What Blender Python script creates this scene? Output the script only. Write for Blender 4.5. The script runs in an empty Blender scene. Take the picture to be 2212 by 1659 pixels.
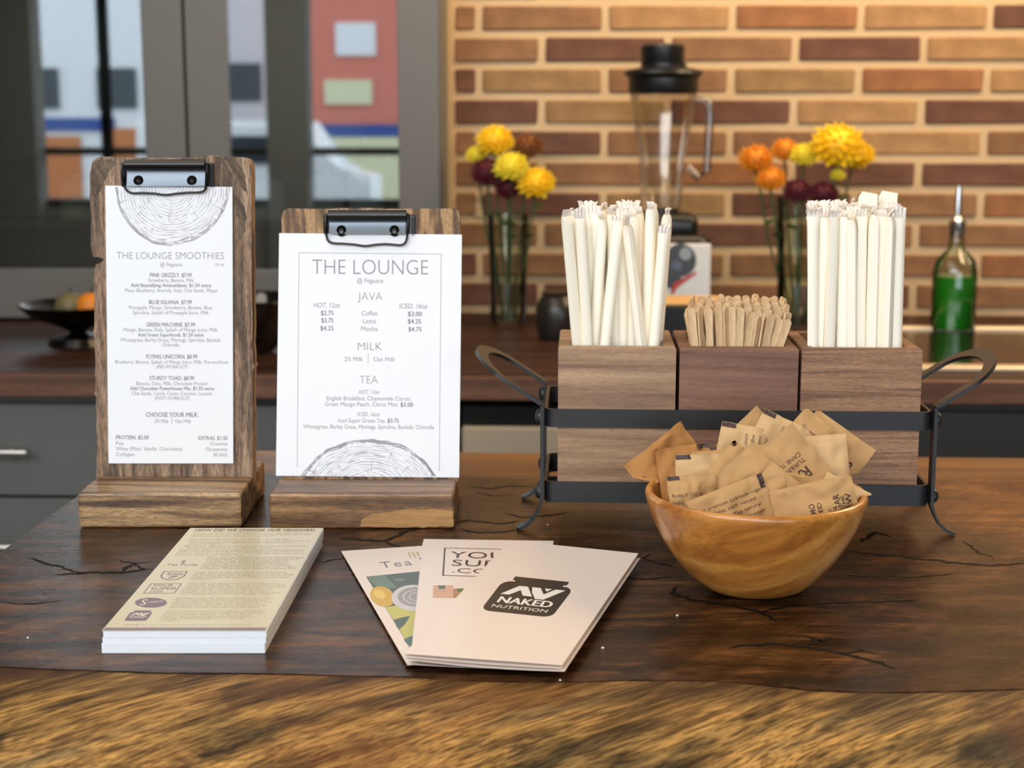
import bpy, bmesh, math, random
from mathutils import Vector, Matrix, noise
SC = bpy.context.scene
COL = SC.collection
random.seed(7)
PI = math.pi
Z0 = 1.0                      # height of the bar counter top above the floor
# ------------------------------------------------------------------ camera
F = 3323.0; W, HH = 2212, 1659
TH = math.atan(579.5 / F); YAW = math.atan(151 / math.hypot(F, 579.5))
CAM = Vector((0, 0, Z0 + .307))
cam_data = bpy.data.cameras.new('camera')
cam = bpy.data.objects.new('camera', cam_data); COL.objects.link(cam)
cam.location = CAM
cam.rotation_euler = (PI / 2 - TH, 0, YAW)
cam_data.sensor_width = 36; cam_data.lens = F / W * 36
cam_data.clip_start = .02; cam_data.clip_end = 200
cam_data.dof.use_dof = True; cam_data.dof.focus_distance = 1.02; cam_data.dof.aperture_fstop = 10.0
SC.camera = cam
# ------------------------------------------------------------------ light and exposure
def lin(r, g, b):
    return tuple(((c / 255) / 12.92 if c / 255 <= .04045 else ((c / 255 + .055) / 1.055) ** 2.4) for c in (r, g, b)) + (1,)
world = bpy.data.worlds.new('overcast_sky'); SC.world = world; world.use_nodes = True
bg = world.node_tree.nodes['Background']; bg.inputs[0].default_value = (.80, .90, 1, 1); bg.inputs[1].default_value = 4.5
def area(name, loc, target, sx, sy, power, color):
    l = bpy.data.lights.new(name, 'AREA'); l.shape = 'RECTANGLE'; l.size = sx; l.size_y = sy; l.energy = power; l.color = color
    o = bpy.data.objects.new(name, l); COL.objects.link(o); o.location = loc
    o.rotation_euler = (Vector(target) - Vector(loc)).to_track_quat('-Z', 'Y').to_euler()
    return o
area('window_daylight', (-1.0, -1.3, Z0 + 1.42), (0, 1.3, Z0 + .05), 3.2, .8, 62, (.90, .95, 1))  # added fill panel hanging inside the room, boosts the daylight from behind
area('brick_wash_strip', (1.2, 2.62, Z0 + 1.0), (1.2, 2.95, Z0 + .1), 3.0, .12, 22, (1, .74, .44))
area('pendant_glow', (1.25, 1.95, Z0 + 1.15), (.3, 1.2, Z0), .5, .5, 17, (1, .72, .42))
area('ceiling_panel', (-.6, .9, Z0 + 1.6), (0, 1.3, Z0), 2.0, 1.0, 14, (1, .90, .78))
area('ceiling_panel_front', (-1.5, -2.6, 2.72), (-1.5, -3.4, 0), 2.5, 1.0, 70, (1, .93, .84))  # added unseen fill, brightens the piers mirrored in the cabinet doors
SC.view_settings.view_transform = 'Standard'; SC.view_settings.look = 'None'
SC.view_settings.exposure = 0.05; SC.view_settings.gamma = 1.0; SC.view_settings.use_curve_mapping = False
SC.cycles.use_denoising = True
SC.cycles.max_bounces = 8; SC.cycles.transparent_max_bounces = 24
SC.cycles.sample_clamp_indirect = 6; SC.cycles.caustics_reflective = False; SC.cycles.caustics_refractive = False
# ------------------------------------------------------------------ measuring helpers: a pixel of the 2212x1659 photo to a point in the room
def ray(px, py):
    return cam.rotation_euler.to_matrix() @ Vector(((px - 1106) / F, (829.5 - py) / F, -1))
def atz(px, py, z=0):
    d = ray(px, py); return CAM + d * ((Z0 + z - CAM.z) / d.z)
def aty(px, py, Y):
    d = ray(px, py); return CAM + d * (Y / d.y)
class Frame:
    """plane with its own axes: u right, v up, n out of the face"""
    def __init__(s, o, u, v):
        s.o = Vector(o); s.u = Vector(u).normalized(); v = Vector(v); s.n = s.u.cross(v).normalized(); s.v = s.n.cross(s.u)
        s.M = Matrix((s.u, s.v, s.n)).transposed().to_4x4(); s.M.translation = s.o
    def px(s, x, y):
        d = ray(x, y); t = (s.o - CAM).dot(s.n) / d.dot(s.n); q = CAM + d * t - s.o
        return Vector((q.dot(s.u), q.dot(s.v)))
# ------------------------------------------------------------------ object helpers
def setp(o, label=None, cat=None, group=None, kind=None):
    if label: o['label'] = label
    if cat: o['category'] = cat
    if group: o['group'] = group
    if kind: o['kind'] = kind
    return o
def thing(name, loc, label, cat, group=None):
    o = bpy.data.objects.new(name, None); COL.objects.link(o); o.location = loc; o.empty_display_size = .02
    return setp(o, label, cat, group)
class MB:
    def __init__(s): s.bm = bmesh.new(); s.sm = False
    def face(s, pts, mi=0):
        try:
            f = s.bm.faces.new([s.bm.verts.new(p) for p in pts]); f.material_index = mi; return f
        except ValueError: pass
    def box(s, c, d, rz=0, bev=0, M=None, seg=1, mi=0):
        g = bmesh.ops.create_cube(s.bm, size=1); vs = g['verts']
        T = Matrix.Translation(c) @ Matrix.Rotation(rz, 4, 'Z') @ Matrix.Diagonal((d[0], d[1], d[2], 1))
        if M is not None: T = M @ T
        bmesh.ops.transform(s.bm, matrix=T, verts=vs)
        if mi:
            for f in {f for v in vs for f in v.link_faces}: f.material_index = mi
        if bev:
            es = list({e for v in vs for e in v.link_edges})
            bmesh.ops.bevel(s.bm, geom=es, offset=bev, segments=seg, affect='EDGES', profile=.5)
        return s
    def prism(s, poly, z0, z1, M=None, bev=0, seg=2, rim=True):
        """2-D outline extruded from z0 to z1 (front at z1)"""
        M = M or Matrix.Identity(4)
        a = [s.bm.verts.new(M @ Vector((x, y, z0))) for x, y in poly]; b = [s.bm.verts.new(M @ Vector((x, y, z1))) for x, y in poly]
        n = len(poly); fs = [s.bm.faces.new(a[::-1]), s.bm.faces.new(b)]
        for i in range(n): fs.append(s.bm.faces.new((a[i], a[(i + 1) % n], b[(i + 1) % n], b[i])))
        if bev:
            es = [e for e in fs[1].edges] + [e for e in fs[0].edges]
            bmesh.ops.bevel(s.bm, geom=es, offset=bev, segments=seg, affect='EDGES')
        return s
    def lathe(s, prof, n=40, c=(0, 0, 0), M=None, mi=0, ang=2 * PI):
        c = Vector(c); rings = []
        for r, z in prof:
            if r < 1e-6:
                p = Vector((c.x, c.y, c.z + z)); rings.append([s.bm.verts.new(M @ p if M else p)])
            else:
                R = []
                for i in range(n):
                    a = ang * i / n; p = Vector((c.x + r * math.cos(a), c.y + r * math.sin(a), c.z + z)); R.append(s.bm.verts.new(M @ p if M else p))
                rings.append(R)
        for A, B in zip(rings, rings[1:]):
            for i in range(n):
                j = (i + 1) % n
                if len(A) == 1 and len(B) == 1: continue
                if len(A) == 1: q = (A[0], B[j], B[i])
                elif len(B) == 1: q = (A[i], A[j], B[0])
                else: q = (A[i], A[j], B[j], B[i])
                try: s.bm.faces.new(q).material_index = mi
                except ValueError: pass
        return s
    def tube(s, pts, r, n=8, M=None, closed=False, cap=True):
        pts = [Vector(p) for p in pts]; rings = []; N = len(pts); rr = r if isinstance(r, (list, tuple)) else [r] * N
        up = None
        for i, p in enumerate(pts):
            t = (pts[(i + 1) % N] - pts[i - 1]) if closed else (pts[min(i + 1, N - 1)] - pts[max(i - 1, 0)])
            t.normalize()
            if up is None: up = Vector((0, 0, 1)) if abs(t.z) < .9 else Vector((1, 0, 0))
            a = t.cross(up).normalized(); b = a.cross(t).normalized(); up = b
            R = []
            for k in range(n):
                q = p + (a * math.cos(2 * PI * k / n) + b * math.sin(2 * PI * k / n)) * rr[i]; R.append(s.bm.verts.new(M @ q if M else q))
            rings.append(R)
        m = N if closed else N - 1
        for i in range(m):
            A, B = rings[i], rings[(i + 1) % N]
            for k in range(n): s.bm.faces.new((A[k], A[(k + 1) % n], B[(k + 1) % n], B[k]))
        if cap and not closed: s.bm.faces.new(rings[0][::-1]); s.bm.faces.new(rings[-1])
        return s
    def build(s, name, mats, parent=None, smooth=False, sub=None, label=None, kind=None, origin=None):
        me = bpy.data.meshes.new(name)
        bmesh.ops.recalc_face_normals(s.bm, faces=s.bm.faces[:])
        off = Vector(origin) if origin is not None else (parent_loc(parent) if parent else Vector())
        for v in s.bm.verts: v.co -= off
        s.bm.to_mesh(me); s.bm.free()
        for m in (mats if isinstance(mats, (list, tuple)) else [mats]): me.materials.append(m)
        o = bpy.data.objects.new(name, me); COL.objects.link(o)
        if parent: o.parent = parent; 
        elif origin is not None: o.location = off
        if smooth:
            me.shade_smooth()
            if smooth != True: me.set_sharp_from_angle(angle=math.radians(smooth))
        if sub:
            md = o.modifiers.new('sub', 'SUBSURF'); md.levels = md.render_levels = sub
        if label: o['label'] = label
        if kind: o['kind'] = kind
        return o
def parent_loc(p):
    v = Vector()
    while p: v = v + p.location; p = p.parent
    return v
def copy_tree(o, parent=None):
    c = o.copy(); COL.objects.link(c); c.parent = parent
    for ch in o.children: copy_tree(ch, c)
    return c
# ------------------------------------------------------------------ materials
def mat(name, col=(128, 128, 128), rough=.5, metal=0, spec=.5, coat=0, trans=0):
    m = bpy.data.materials.new(name); m.use_nodes = True; b = m.node_tree.nodes['Principled BSDF']
    b.inputs['Base Color'].default_value = lin(*col); b.inputs['Roughness'].default_value = rough; b.inputs['Metallic'].default_value = metal
    b.inputs['Specular IOR Level'].default_value = spec; b.inputs['Coat Weight'].default_value = coat; b.inputs['Coat Roughness'].default_value = .15
    b.inputs['Transmission Weight'].default_value = trans
    return m
def nn(m, t, **kw):
    n = m.node_tree.nodes.new(t)
    for k, v in kw.items(): setattr(n, k, v)
    return n
def link(m, a, b): m.node_tree.links.new(a, b)
def ramp(m, stops, fac, interp='LINEAR'):
    r = nn(m, 'ShaderNodeValToRGB'); cr = r.color_ramp; cr.interpolation = interp
    while len(cr.elements) < len(stops): cr.elements.new(.5)
    for e, (p, c) in zip(cr.elements, stops): e.position = p; e.color = lin(*c) if len(c) == 3 else c
    link(m, fac, r.inputs[0]); return r.outputs[0]
def noise_n(m, vec, scale, detail=4, rough=.55, dist=0, w=None):
    n = nn(m, 'ShaderNodeTexNoise'); n.inputs['Scale'].default_value = scale; n.inputs['Detail'].default_value = detail
    n.inputs['Roughness'].default_value = rough; n.inputs['Distortion'].default_value = dist; link(m, vec, n.inputs['Vector']); return n.outputs[0]
def mapping(m, scale=(1, 1, 1), rot=(0, 0, 0), loc=(0, 0, 0), src='Object'):
    tc = nn(m, 'ShaderNodeTexCoord'); mp = nn(m, 'ShaderNodeMapping')
    mp.inputs['Scale'].default_value = scale; mp.inputs['Location'].default_value = loc; s_ = tc.outputs[src]
    if any(rot):                                  # turn first, then stretch
        r_ = nn(m, 'ShaderNodeMapping'); r_.inputs['Rotation'].default_value = rot; link(m, s_, r_.inputs['Vector']); s_ = r_.outputs[0]
    link(m, s_, mp.inputs['Vector']); return mp.outputs[0]
def mixc(m, fac, a, b, mode='MIX'):
    x = nn(m, 'ShaderNodeMix', data_type='RGBA', blend_type=mode)
    for s, v in ((x.inputs[0], fac), (x.inputs[6], a), (x.inputs[7], b)):
        if isinstance(v, bpy.types.NodeSocket): link(m, v, s)
        elif isinstance(v, (int, float)): s.default_value = v
        else: s.default_value = lin(*v)
    return x.outputs[2]
def bump(m, h, strength=.3, dist=.001):
    b = nn(m, 'ShaderNodeBump'); b.inputs['Strength'].default_value = strength; b.inputs['Distance'].default_value = dist
    link(m, h, b.inputs['Height']); link(m, b.outputs[0], m.node_tree.nodes['Principled BSDF'].inputs['Normal'])
def wood(name, dark, mid, light, axis='x', sc=1, rough=.45, fine=.5, spread=(.3, .5, .7), coat=0, swirl=.6, rot=(0, 0, 0), loc=(0, 0, 0), bumps=.25, spec=.5):
    """long stretched grain along one axis with fine pores over it"""
    m = mat(name, mid, rough, coat=coat, spec=spec); b = m.node_tree.nodes['Principled BSDF']
    st = {'x': (9, 70, 70), 'y': (70, 9, 70), 'z': (70, 70, 9)}[axis]; lg = {'x': (2.6, 70, 70), 'y': (70, 2.6, 70), 'z': (70, 70, 2.6)}[axis]
    v = mapping(m, tuple(a * sc for a in lg), rot, loc)
    n1 = noise_n(m, v, .55, 3, .5, swirl)
    v2 = mapping(m, tuple(a * sc * 6 for a in st), rot, loc)
    n2 = noise_n(m, v2, .9, 3, .65)
    base = ramp(m, ((spread[0], dark), (spread[1], mid), (spread[2], light)), n1)
    fin = ramp(m, ((.35, (110, 110, 110)), (.62, (255, 255, 255))), n2)
    link(m, mixc(m, fine, base, fin, 'MULTIPLY'), b.inputs['Base Color'])
    bump(m, n2, bumps, .0006)
    return m
def glass(name, tint=(235, 240, 238), refl=1.0, rough=.02, base=.04):
    m = bpy.data.materials.new(name); m.use_nodes = True; nt = m.node_tree; nt.nodes.remove(nt.nodes['Principled BSDF'])
    out = nt.nodes['Material Output']; t = nn(m, 'ShaderNodeBsdfTransparent'); g = nn(m, 'ShaderNodeBsdfGlossy'); mx = nn(m, 'ShaderNodeMixShader')
    t.inputs[0].default_value = lin(*tint); g.inputs['Roughness'].default_value = rough
    lw = nn(m, 'ShaderNodeLayerWeight'); lw.inputs[0].default_value = .25
    ma = nn(m, 'ShaderNodeMath', operation='MULTIPLY_ADD'); ma.inputs[1].default_value = refl; ma.inputs[2].default_value = base; ma.use_clamp = True
    link(m, lw.outputs['Fresnel'], ma.inputs[0]); link(m, ma.outputs[0], mx.inputs[0]); link(m, t.outputs[0], mx.inputs[1]); link(m, g.outputs[0], mx.inputs[2])
    link(m, mx.outputs[0], out.inputs[0]); return m

EDGE_SHIFT = .582
def counter_mat(name, live=False):
    m = mat(name, (70, 48, 30), .42, spec=.25); b = m.node_tree.nodes['Principled BSDF']
    if not live:
        n1 = noise_n(m, mapping(m, (5.0, 26, 26), (0, 0, -.06)), 1.3, 6, .6, 1.6)
        base = ramp(m, ((.30, (32, 18, 10)), (.44, (60, 37, 20)), (.56, (96, 61, 34)), (.72, (136, 90, 50))), n1)
        n2 = noise_n(m, mapping(m, (55, 620, 620), (0, 0, -.04)), 1.0, 4, .7)
        base = mixc(m, .65, base, ramp(m, ((.38, (70, 60, 56)), (.60, (255, 255, 255))), n2), 'MULTIPLY')
        # slanting saw marks across the grain
        n3 = noise_n(m, mapping(m, (55, 7, 7), (0, 0, .62)), 1.0, 4, .65, .4)
        base = mixc(m, .60, base, ramp(m, ((.38, (96, 88, 82)), (.60, (255, 255, 255))), n3), 'MULTIPLY')
        n4 = noise_n(m, mapping(m, (34, 90, 90)), 1.0, 4, .7, .5)
        base = mixc(m, .5, base, ramp(m, ((.30, (40, 34, 30)), (.44, (255, 255, 255))), n4), 'MULTIPLY')
        # paler, redder colour towards the right end of the slab
        sx = nn(m, 'ShaderNodeSeparateXYZ'); link(m, mapping(m, (1, 1, 1)), sx.inputs[0])
        wob = noise_n(m, mapping(m, (5, 5, 5)), 1, 3, .5)
        ad = nn(m, 'ShaderNodeMath', operation='MULTIPLY_ADD'); ad.inputs[1].default_value = .30; link(m, wob, ad.inputs[0]); link(m, sx.outputs[0], ad.inputs[2])
        mask = ramp(m, ((.02, (0, 0, 0)), (.07, (255, 255, 255))), ad.outputs[0])
        pale = ramp(m, ((.32, (92, 56, 28)), (.5, (140, 90, 48)), (.68, (176, 120, 68))), n1)
        pale = mixc(m, .45, pale, ramp(m, ((.38, (96, 84, 76)), (.60, (255, 255, 255))), n2), 'MULTIPLY')
        pale = mixc(m, .45, pale, ramp(m, ((.38, (112, 100, 92)), (.60, (255, 255, 255))), n3), 'MULTIPLY')
        base = mixc(m, mask, base, pale)
        rg = ramp(m, ((.35, (90, 90, 90)), (.65, (160, 160, 160))), n2); link(m, rg, b.inputs['Roughness'])
        bump(m, n2, .35, .0008)
    else:
        R3 = (0, 0, -.62); b.inputs['Roughness'].default_value = .5
        n1 = noise_n(m, mapping(m, (5, 19, 19), (0, 0, -.55)), 1.0, 6, .55, .25)
        base = ramp(m, ((.30, (40, 28, 18)), (.40, (96, 78, 48)), (.47, (176, 136, 76)), (.55, (212, 160, 88)), (.62, (150, 120, 74)), (.70, (98, 74, 44)), (.80, (122, 64, 30))), n1)
        n0_ = noise_n(m, mapping(m, (5, 120, 120), R3), 1.0, 4, .65, 0)
        base = mixc(m, .7, base, ramp(m, ((.36, (84, 66, 48)), (.54, (255, 255, 255))), n0_), 'MULTIPLY')
        n2 = noise_n(m, mapping(m, (12, 620, 620), R3), 1.0, 3, .65)
        base = mixc(m, .8, base, ramp(m, ((.40, (84, 70, 56)), (.56, (255, 255, 255))), n2), 'MULTIPLY')
        bl = noise_n(m, mapping(m, (7, 16, 16), (0, 0, -.4), (4, 2, 0)), 1.0, 5, .7, .8)
        base = mixc(m, .85, base, ramp(m, ((.36, (48, 36, 26)), (.47, (255, 255, 255))), bl), 'MULTIPLY')
        rd = noise_n(m, mapping(m, (4, 9, 9), (0, 0, -.4), (1, 7, 0)), 1.0, 3, .6, .5)
        base = mixc(m, ramp(m, ((.56, (0, 0, 0)), (.66, (150, 150, 150))), rd), base, (128, 62, 26))
        # the dark heartwood runs out raggedly into the edge
        sx = nn(m, 'ShaderNodeSeparateXYZ'); link(m, mapping(m, (1, 1, 1)), sx.inputs[0])
        wob = noise_n(m, mapping(m, (9, 34, 34), R3), 1, 5, .65, .5)
        ad = nn(m, 'ShaderNodeMath', operation='MULTIPLY_ADD'); ad.inputs[1].default_value = .22; link(m, wob, ad.inputs[0]); link(m, sx.outputs[1], ad.inputs[2])
        ad2 = nn(m, 'ShaderNodeMath', operation='ADD'); ad2.inputs[1].default_value = EDGE_SHIFT; link(m, ad.outputs[0], ad2.inputs[0])
        mask = ramp(m, ((.40, (0, 0, 0)), (.47, (255, 255, 255))), ad2.outputs[0])
        dk = mixc(m, .6, ramp(m, ((.36, (44, 27, 15)), (.6, (92, 60, 32))), n1), (58, 36, 20))
        base = mixc(m, mask, base, mixc(m, .6, dk, ramp(m, ((.36, (90, 80, 70)), (.56, (255, 255, 255))), n2), 'MULTIPLY'))
        bump(m, n2, .35, .001)
    link(m, base, b.inputs['Base Color']); return m

M = {}
M['counter'] = counter_mat('walnut_slab'); M['live'] = counter_mat('live_edge_wood', True)
M['crack'] = mat('crack_filler', (7, 6, 5), .6, spec=.2)
M['board1'] = wood('weathered_board', (104, 84, 68), (156, 126, 100), (192, 160, 130), 'z', 2.6, .7, .75, (.38, .5, .62), swirl=.8, bumps=.7)
M['board2'] = wood('striped_pine', (108, 80, 56), (148, 112, 76), (196, 154, 106), 'z', 4.2, .6, .6, (.42, .5, .58), swirl=.15, bumps=.6)
M['basefront'] = wood('stained_pine', (96, 72, 52), (150, 116, 80), (196, 158, 110), 'x', 3.0, .45, .65, (.40, .5, .60), swirl=.9, coat=.1, bumps=.35)
M['basefront2'] = wood('stained_pine_pale', (106, 76, 50), (150, 110, 72), (188, 144, 94), 'x', 2.0, .45, .6, (.36, .5, .64), swirl=1.0, coat=.1, loc=(3, 1, 2))
M['knot'] = mat('dark_knot', (58, 44, 34), .7)
M['box1'] = wood('acacia_box', (128, 98, 74), (164, 130, 100), (190, 156, 122), 'x', 3.0, .55, .32, loc=(1, 2, 0), bumps=.12)
M['box2'] = wood('acacia_box_red', (106, 74, 56), (136, 96, 74), (160, 118, 92), 'x', 3.0, .55, .28, loc=(5, 2, 1), bumps=.12)
M['box3'] = wood('acacia_box_speckled', (112, 78, 56), (158, 116, 84), (184, 142, 106), 'x', 4.0, .55, .5, loc=(9, 4, 3), swirl=1.6, bumps=.12)
M['bowl'] = wood('turned_bowl', (168, 102, 42), (206, 138, 62), (226, 162, 84), 'x', 1.0, .30, .3, (.34, .5, .66), coat=.35, swirl=1.2, rot=(0, .3, .2), bumps=.05)
M['blackmetal'] = mat('black_powder_coat', (34, 35, 37), .42, 0, .5)
M['clipblack'] = mat('glossy_black_metal', (8, 8, 9), .2, 0, .5)
M['clipsteel'] = mat('brushed_steel', (104, 112, 120), .34, .7)
M['screw'] = mat('dark_screw', (40, 38, 36), .3, .8)
M['paper'] = mat('white_card', (240, 241, 243), .55, spec=.3)
M['paperedge'] = mat('paper_stack_edge', (236, 240, 243), .8, spec=.1)
M['ink'] = mat('grey_ink', (150, 147, 152), .7, spec=.1)
M['inkdark'] = mat('dark_ink', (134, 130, 136), .7, spec=.1)
M['leaflet'] = mat('cream_leaflet', (212, 202, 172), .28, spec=.5)
M['leafink'] = mat('pale_brown_ink', (178, 167, 146), .4, spec=.4)
M['leafinkdark'] = mat('brown_ink', (110, 100, 84), .4, spec=.4)
M['leaflogo'] = mat('mauve_ink', (140, 126, 136), .4, spec=.4)
M['brochure'] = mat('satin_brochure', (236, 220, 208), .33, spec=.45)
M['black'] = mat('black_print', (26, 24, 24), .33, spec=.5)
M['white'] = mat('white_print', (240, 234, 226), .4)
M['gold'] = mat('gold_print', (196, 164, 116), .4)
M['bluegrey'] = mat('blue_grey_print', (120, 122, 136), .4)
def paper_wood(name, c, scale=900):
    m = mat(name, c, .7, spec=.2); n = noise_n(m, mapping(m), scale, 2); bump(m, n, .15, .0004); return m
M['kraft'] = paper_wood('kraft_paper', (188, 148, 98)); M['kraft2'] = paper_wood('kraft_paper_orange', (176, 124, 70)); M['kraft3'] = paper_wood('kraft_paper_pale', (204, 168, 120))
M['kraftink'] = mat('brown_packet_ink', (84, 58, 40), .7); M['kraftmark'] = mat('dark_packet_mark', (72, 50, 44), .6)
def straw_mat(name, c):
    m = mat(name, c, .6, spec=.25); b = m.node_tree.nodes['Principled BSDF']
    b.inputs['Subsurface Weight'].default_value = .0
    n = noise_n(m, mapping(m, (60, 60, 8)), 4, 2); bump(m, n, .12, .0006); return m
M['straw'] = straw_mat('straw_wrapper', (255, 248, 230)); M['strawtip'] = straw_mat('straw_wrapper_end', (250, 240, 228))
M['stir'] = wood('birch_stick', (206, 170, 124), (226, 192, 148), (238, 208, 166), 'z', 3, .65, .25, bumps=.05)
# ------------------------------------------------------------------ text as flat print
SCRATCH = bpy.data.curves.new('scratch', 'FONT'); SO = bpy.data.objects.new('scratch', SCRATCH); COL.objects.link(SO)
def glyphs(txt, off=0.0, shear=0.0, space=1.0, res=3):
    SCRATCH.body = txt; SCRATCH.offset = off; SCRATCH.shear = shear; SCRATCH.space_character = space; SCRATCH.resolution_u = res; SCRATCH.size = 1
    SCRATCH.fill_mode = 'FRONT'; SCRATCH.dimensions = '2D'
    dg = bpy.context.evaluated_depsgraph_get(); ev = SO.evaluated_get(dg); me = ev.to_mesh()
    vs = [v.co.xy.copy() for v in me.vertices]; fs = [tuple(p.vertices) for p in me.polygons]; ev.to_mesh_clear()
    return vs, fs
_h, _ = glyphs('H'); CAPH = max(v.y for v in _h)
class Print:
    """flat print lying on a Frame, measured by photo pixels"""
    def __init__(s, fr, lift=.00012): s.fr = fr; s.lift = lift; s.v = []; s.f = []; s.m = []
    def raw(s, pts, faces, mi=0, dz=0):
        k = len(s.v)
        for p in pts: s.v.append(s.fr.M @ Vector((p[0], p[1], s.lift + dz)))
        for f in faces: s.f.append(tuple(i + k for i in f)); s.m.append(mi)
    def poly(s, px, mi=0, dz=0):
        pts = [s.fr.px(*p) for p in px]; s.raw(pts, [tuple(range(len(pts)))], mi, dz)
    def text(s, txt, a, b, c, mi=0, off=0.0, shear=0.0, space=1.0, dz=0, res=3, bold=0):
        """a,b: pixels of the baseline's two ends; c: pixel of the cap height above a"""
        vs, fs = glyphs(txt, off, shear, space, res)
        if not vs: return
        x0 = min(v.x for v in vs); x1 = max(v.x for v in vs)
        A, B, C = s.fr.px(*a), s.fr.px(*b), s.fr.px(*c); U = B - A; V = C - A
        pts = [A + U * ((v.x - x0) / (x1 - x0)) + V * (v.y / CAPH) for v in vs]; s.raw(pts, fs, mi, dz)
        if bold:                                   # struck twice, a hair apart
            e = U * (bold / (x1 - x0)); s.raw([p + e for p in pts], fs, mi, dz + .00002); s.raw([p + e * .5 + V * .02 for p in pts], fs, mi, dz + .00003)
    def line(s, pts, w, mi=0, dz=0):
        P = [s.fr.px(*p) for p in pts]
        for a, b in zip(P, P[1:]):
            d = (b - a); n = Vector((-d.y, d.x)).normalized() * w / 2; e = d.normalized() * w / 2
            s.raw([a - n - e, b - n + e, b + n + e, a + n - e], [(0, 1, 2, 3)], mi, dz)
    def ellipse(s, c, rx, ry, mi=0, dz=0, n=28, a0=0, a1=2 * PI, skew=0):
        s.poly([(c[0] + rx * math.cos(a0 + (a1 - a0) * i / n) + skew * math.sin(a0 + (a1 - a0) * i / n), c[1] - ry * math.sin(a0 + (a1 - a0) * i / n)) for i in range(n)], mi, dz)
    def build(s, name, mats, parent, label=None):
        off = parent_loc(parent); me = bpy.data.meshes.new(name); me.from_pydata([v - off for v in s.v], [], s.f)
        for m in (mats if isinstance(mats, (list, tuple)) else [mats]): me.materials.append(m)
        for p, i in zip(me.polygons, s.m): p.material_index = i
        o = bpy.data.objects.new(name, me); COL.objects.link(o); o.parent = parent
        if label: o['label'] = label
        return o
def fbm(x, y, z=0, o=3): return noise.fractal(Vector((x, y, z)), 1.0, 2.0, o)

# ================================================================== THE ROOM
WY = 2.95; CY = 2.80; BC = Z0 - .067          # brick wall, cabinet doors, back counter top
FLOORM = mat('grey_floor', (112, 106, 98), .5); PAINT = mat('wall_paint', (120, 116, 108), .8); DARKP = mat('dark_paint', (46, 45, 43), .7); PIERP = mat('pier_paint', (150, 150, 146), .8)
def struct(name, mb, m, origin=None): return setp(mb.build(name, m, origin=origin), kind='structure')
struct('floor', MB().box((0, -1, -.02), (9, 9, .04)), FLOORM)
struct('ceiling', MB().box((0, -1, 2.82), (9, 9, .04)), mat('ceiling_paint', (150, 142, 130), .9))
struct('wall_left', MB().box((-4.05, -1, 1.4), (.1, 8.2, 2.8)), PAINT)
struct('wall_right', MB().box((4.05, -1, 1.4), (.1, 8.2, 2.8)), PAINT)
# brick wall
MORTAR = mat('pale_mortar', (200, 172, 134), .9); nz = noise_n(MORTAR, mapping(MORTAR), 120, 3); bump(MORTAR, nz, .5, .003)
wb = bpy.data.objects.new('wall_back', None); COL.objects.link(wb); wb['kind'] = 'structure'
MB().box((0, WY + .055, 1.4), (8.2, .11, 2.8)).build('mortar_bed', MORTAR, wb)
def brick_mat(name, c, c2):
    m = mat(name, c, .8, spec=.3); v = mapping(m, (1, 1, 1)); n = noise_n(m, v, 14, 5, .6, .3)
    link(m, ramp(m, ((.36, c2), (.62, c)), n), m.node_tree.nodes['Principled BSDF'].inputs['Base Color'])
    bump(m, noise_n(m, v, 140, 3), .4, .002); return m
BR = [brick_mat('tan_brick', (172, 134, 92), (146, 110, 74)), brick_mat('brown_brick', (146, 108, 76), (120, 86, 60)), brick_mat('dark_brick', (112, 78, 62), (92, 60, 48)),
      brick_mat('olive_brick', (156, 124, 84), (130, 100, 66)), brick_mat('warm_brick', (158, 108, 72), (128, 86, 56))]
PR, RH = .2362, .0577
def brick_mesh(w, h, seed):
    mb = MB(); mb.box((0, 0, 0), (w, .022, h), bev=.003)
    for v in mb.bm.verts:
        q = noise.noise_vector(Vector((v.co.x * 14 + seed * 7, v.co.y * 20, v.co.z * 30 + seed))); v.co += q * .0022
    me = bpy.data.meshes.new('brick'); mb.bm.to_mesh(me); mb.bm.free(); me.materials.append(BR[0]); return me
full = [brick_mesh(PR - .0145, RH - .0148, i) for i in range(6)]
BX = -.246
# tone of each visible brick: row from the bottom joint up, then bricks from left
tones = {9: [1, 1, 0, 4, 0, 2, 2], 8: [1, 2, 1, 2, 0, 3, 0], 7: [2, 3, 1, 3, 4, 0, 3], 6: [2, 3, 2, 0, 2, 0, 0], 5: [1, 2, 1, 1, 0, 1, 1], 4: [1, 1, 4, 2, 2, 2, 1], 3: [1, 2, 3, 2, 1, 4, 4], 2: [1, 1, 2, 1, 1, 2, 1], 1: [2, 1, 1, 1, 1, 4, 1], 0: [2, 2, 1, 2, 1, 2, 1]}
rb = random.Random(3)
for r in range(-1, 22):
    zc = BC + .006 + RH * (r + .5)
    if zc + RH / 2 > 2.75: break
    x = BX - (0 if r % 2 else 0); first = (.052 if r % 2 else .170) if r < 9 or True else 0
    # every other course starts with a short cut brick beside the cabinet
    xs = [(BX, BX + first)]; xx = BX + first
    while xx < 1.75: xs.append((xx, xx + PR)); xx += PR
    for k, (a, b) in enumerate(xs):
        me = brick_mesh(b - a - .0145, RH - .0148, r) if k == 0 else full[rb.randrange(6)]
        o = bpy.data.objects.new('brick', me); COL.objects.link(o); o.parent = wb
        o.location = ((a + b) / 2, WY + .007 + rb.uniform(-.001, .001), zc)
        t = tones.get(r, [])
        ti = t[k] if k < len(t) else rb.choice((0, 1, 1, 2, 3, 4, 0))
        o.material_slots[0].link = 'OBJECT'; o.material_slots[0].material = BR[ti]
struct('trim_1', MB().box((BX - .006, WY - .012, 1.85), (.012, .03, 1.84)), mat('edge_trim', (196, 168, 124), .7))
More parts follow.
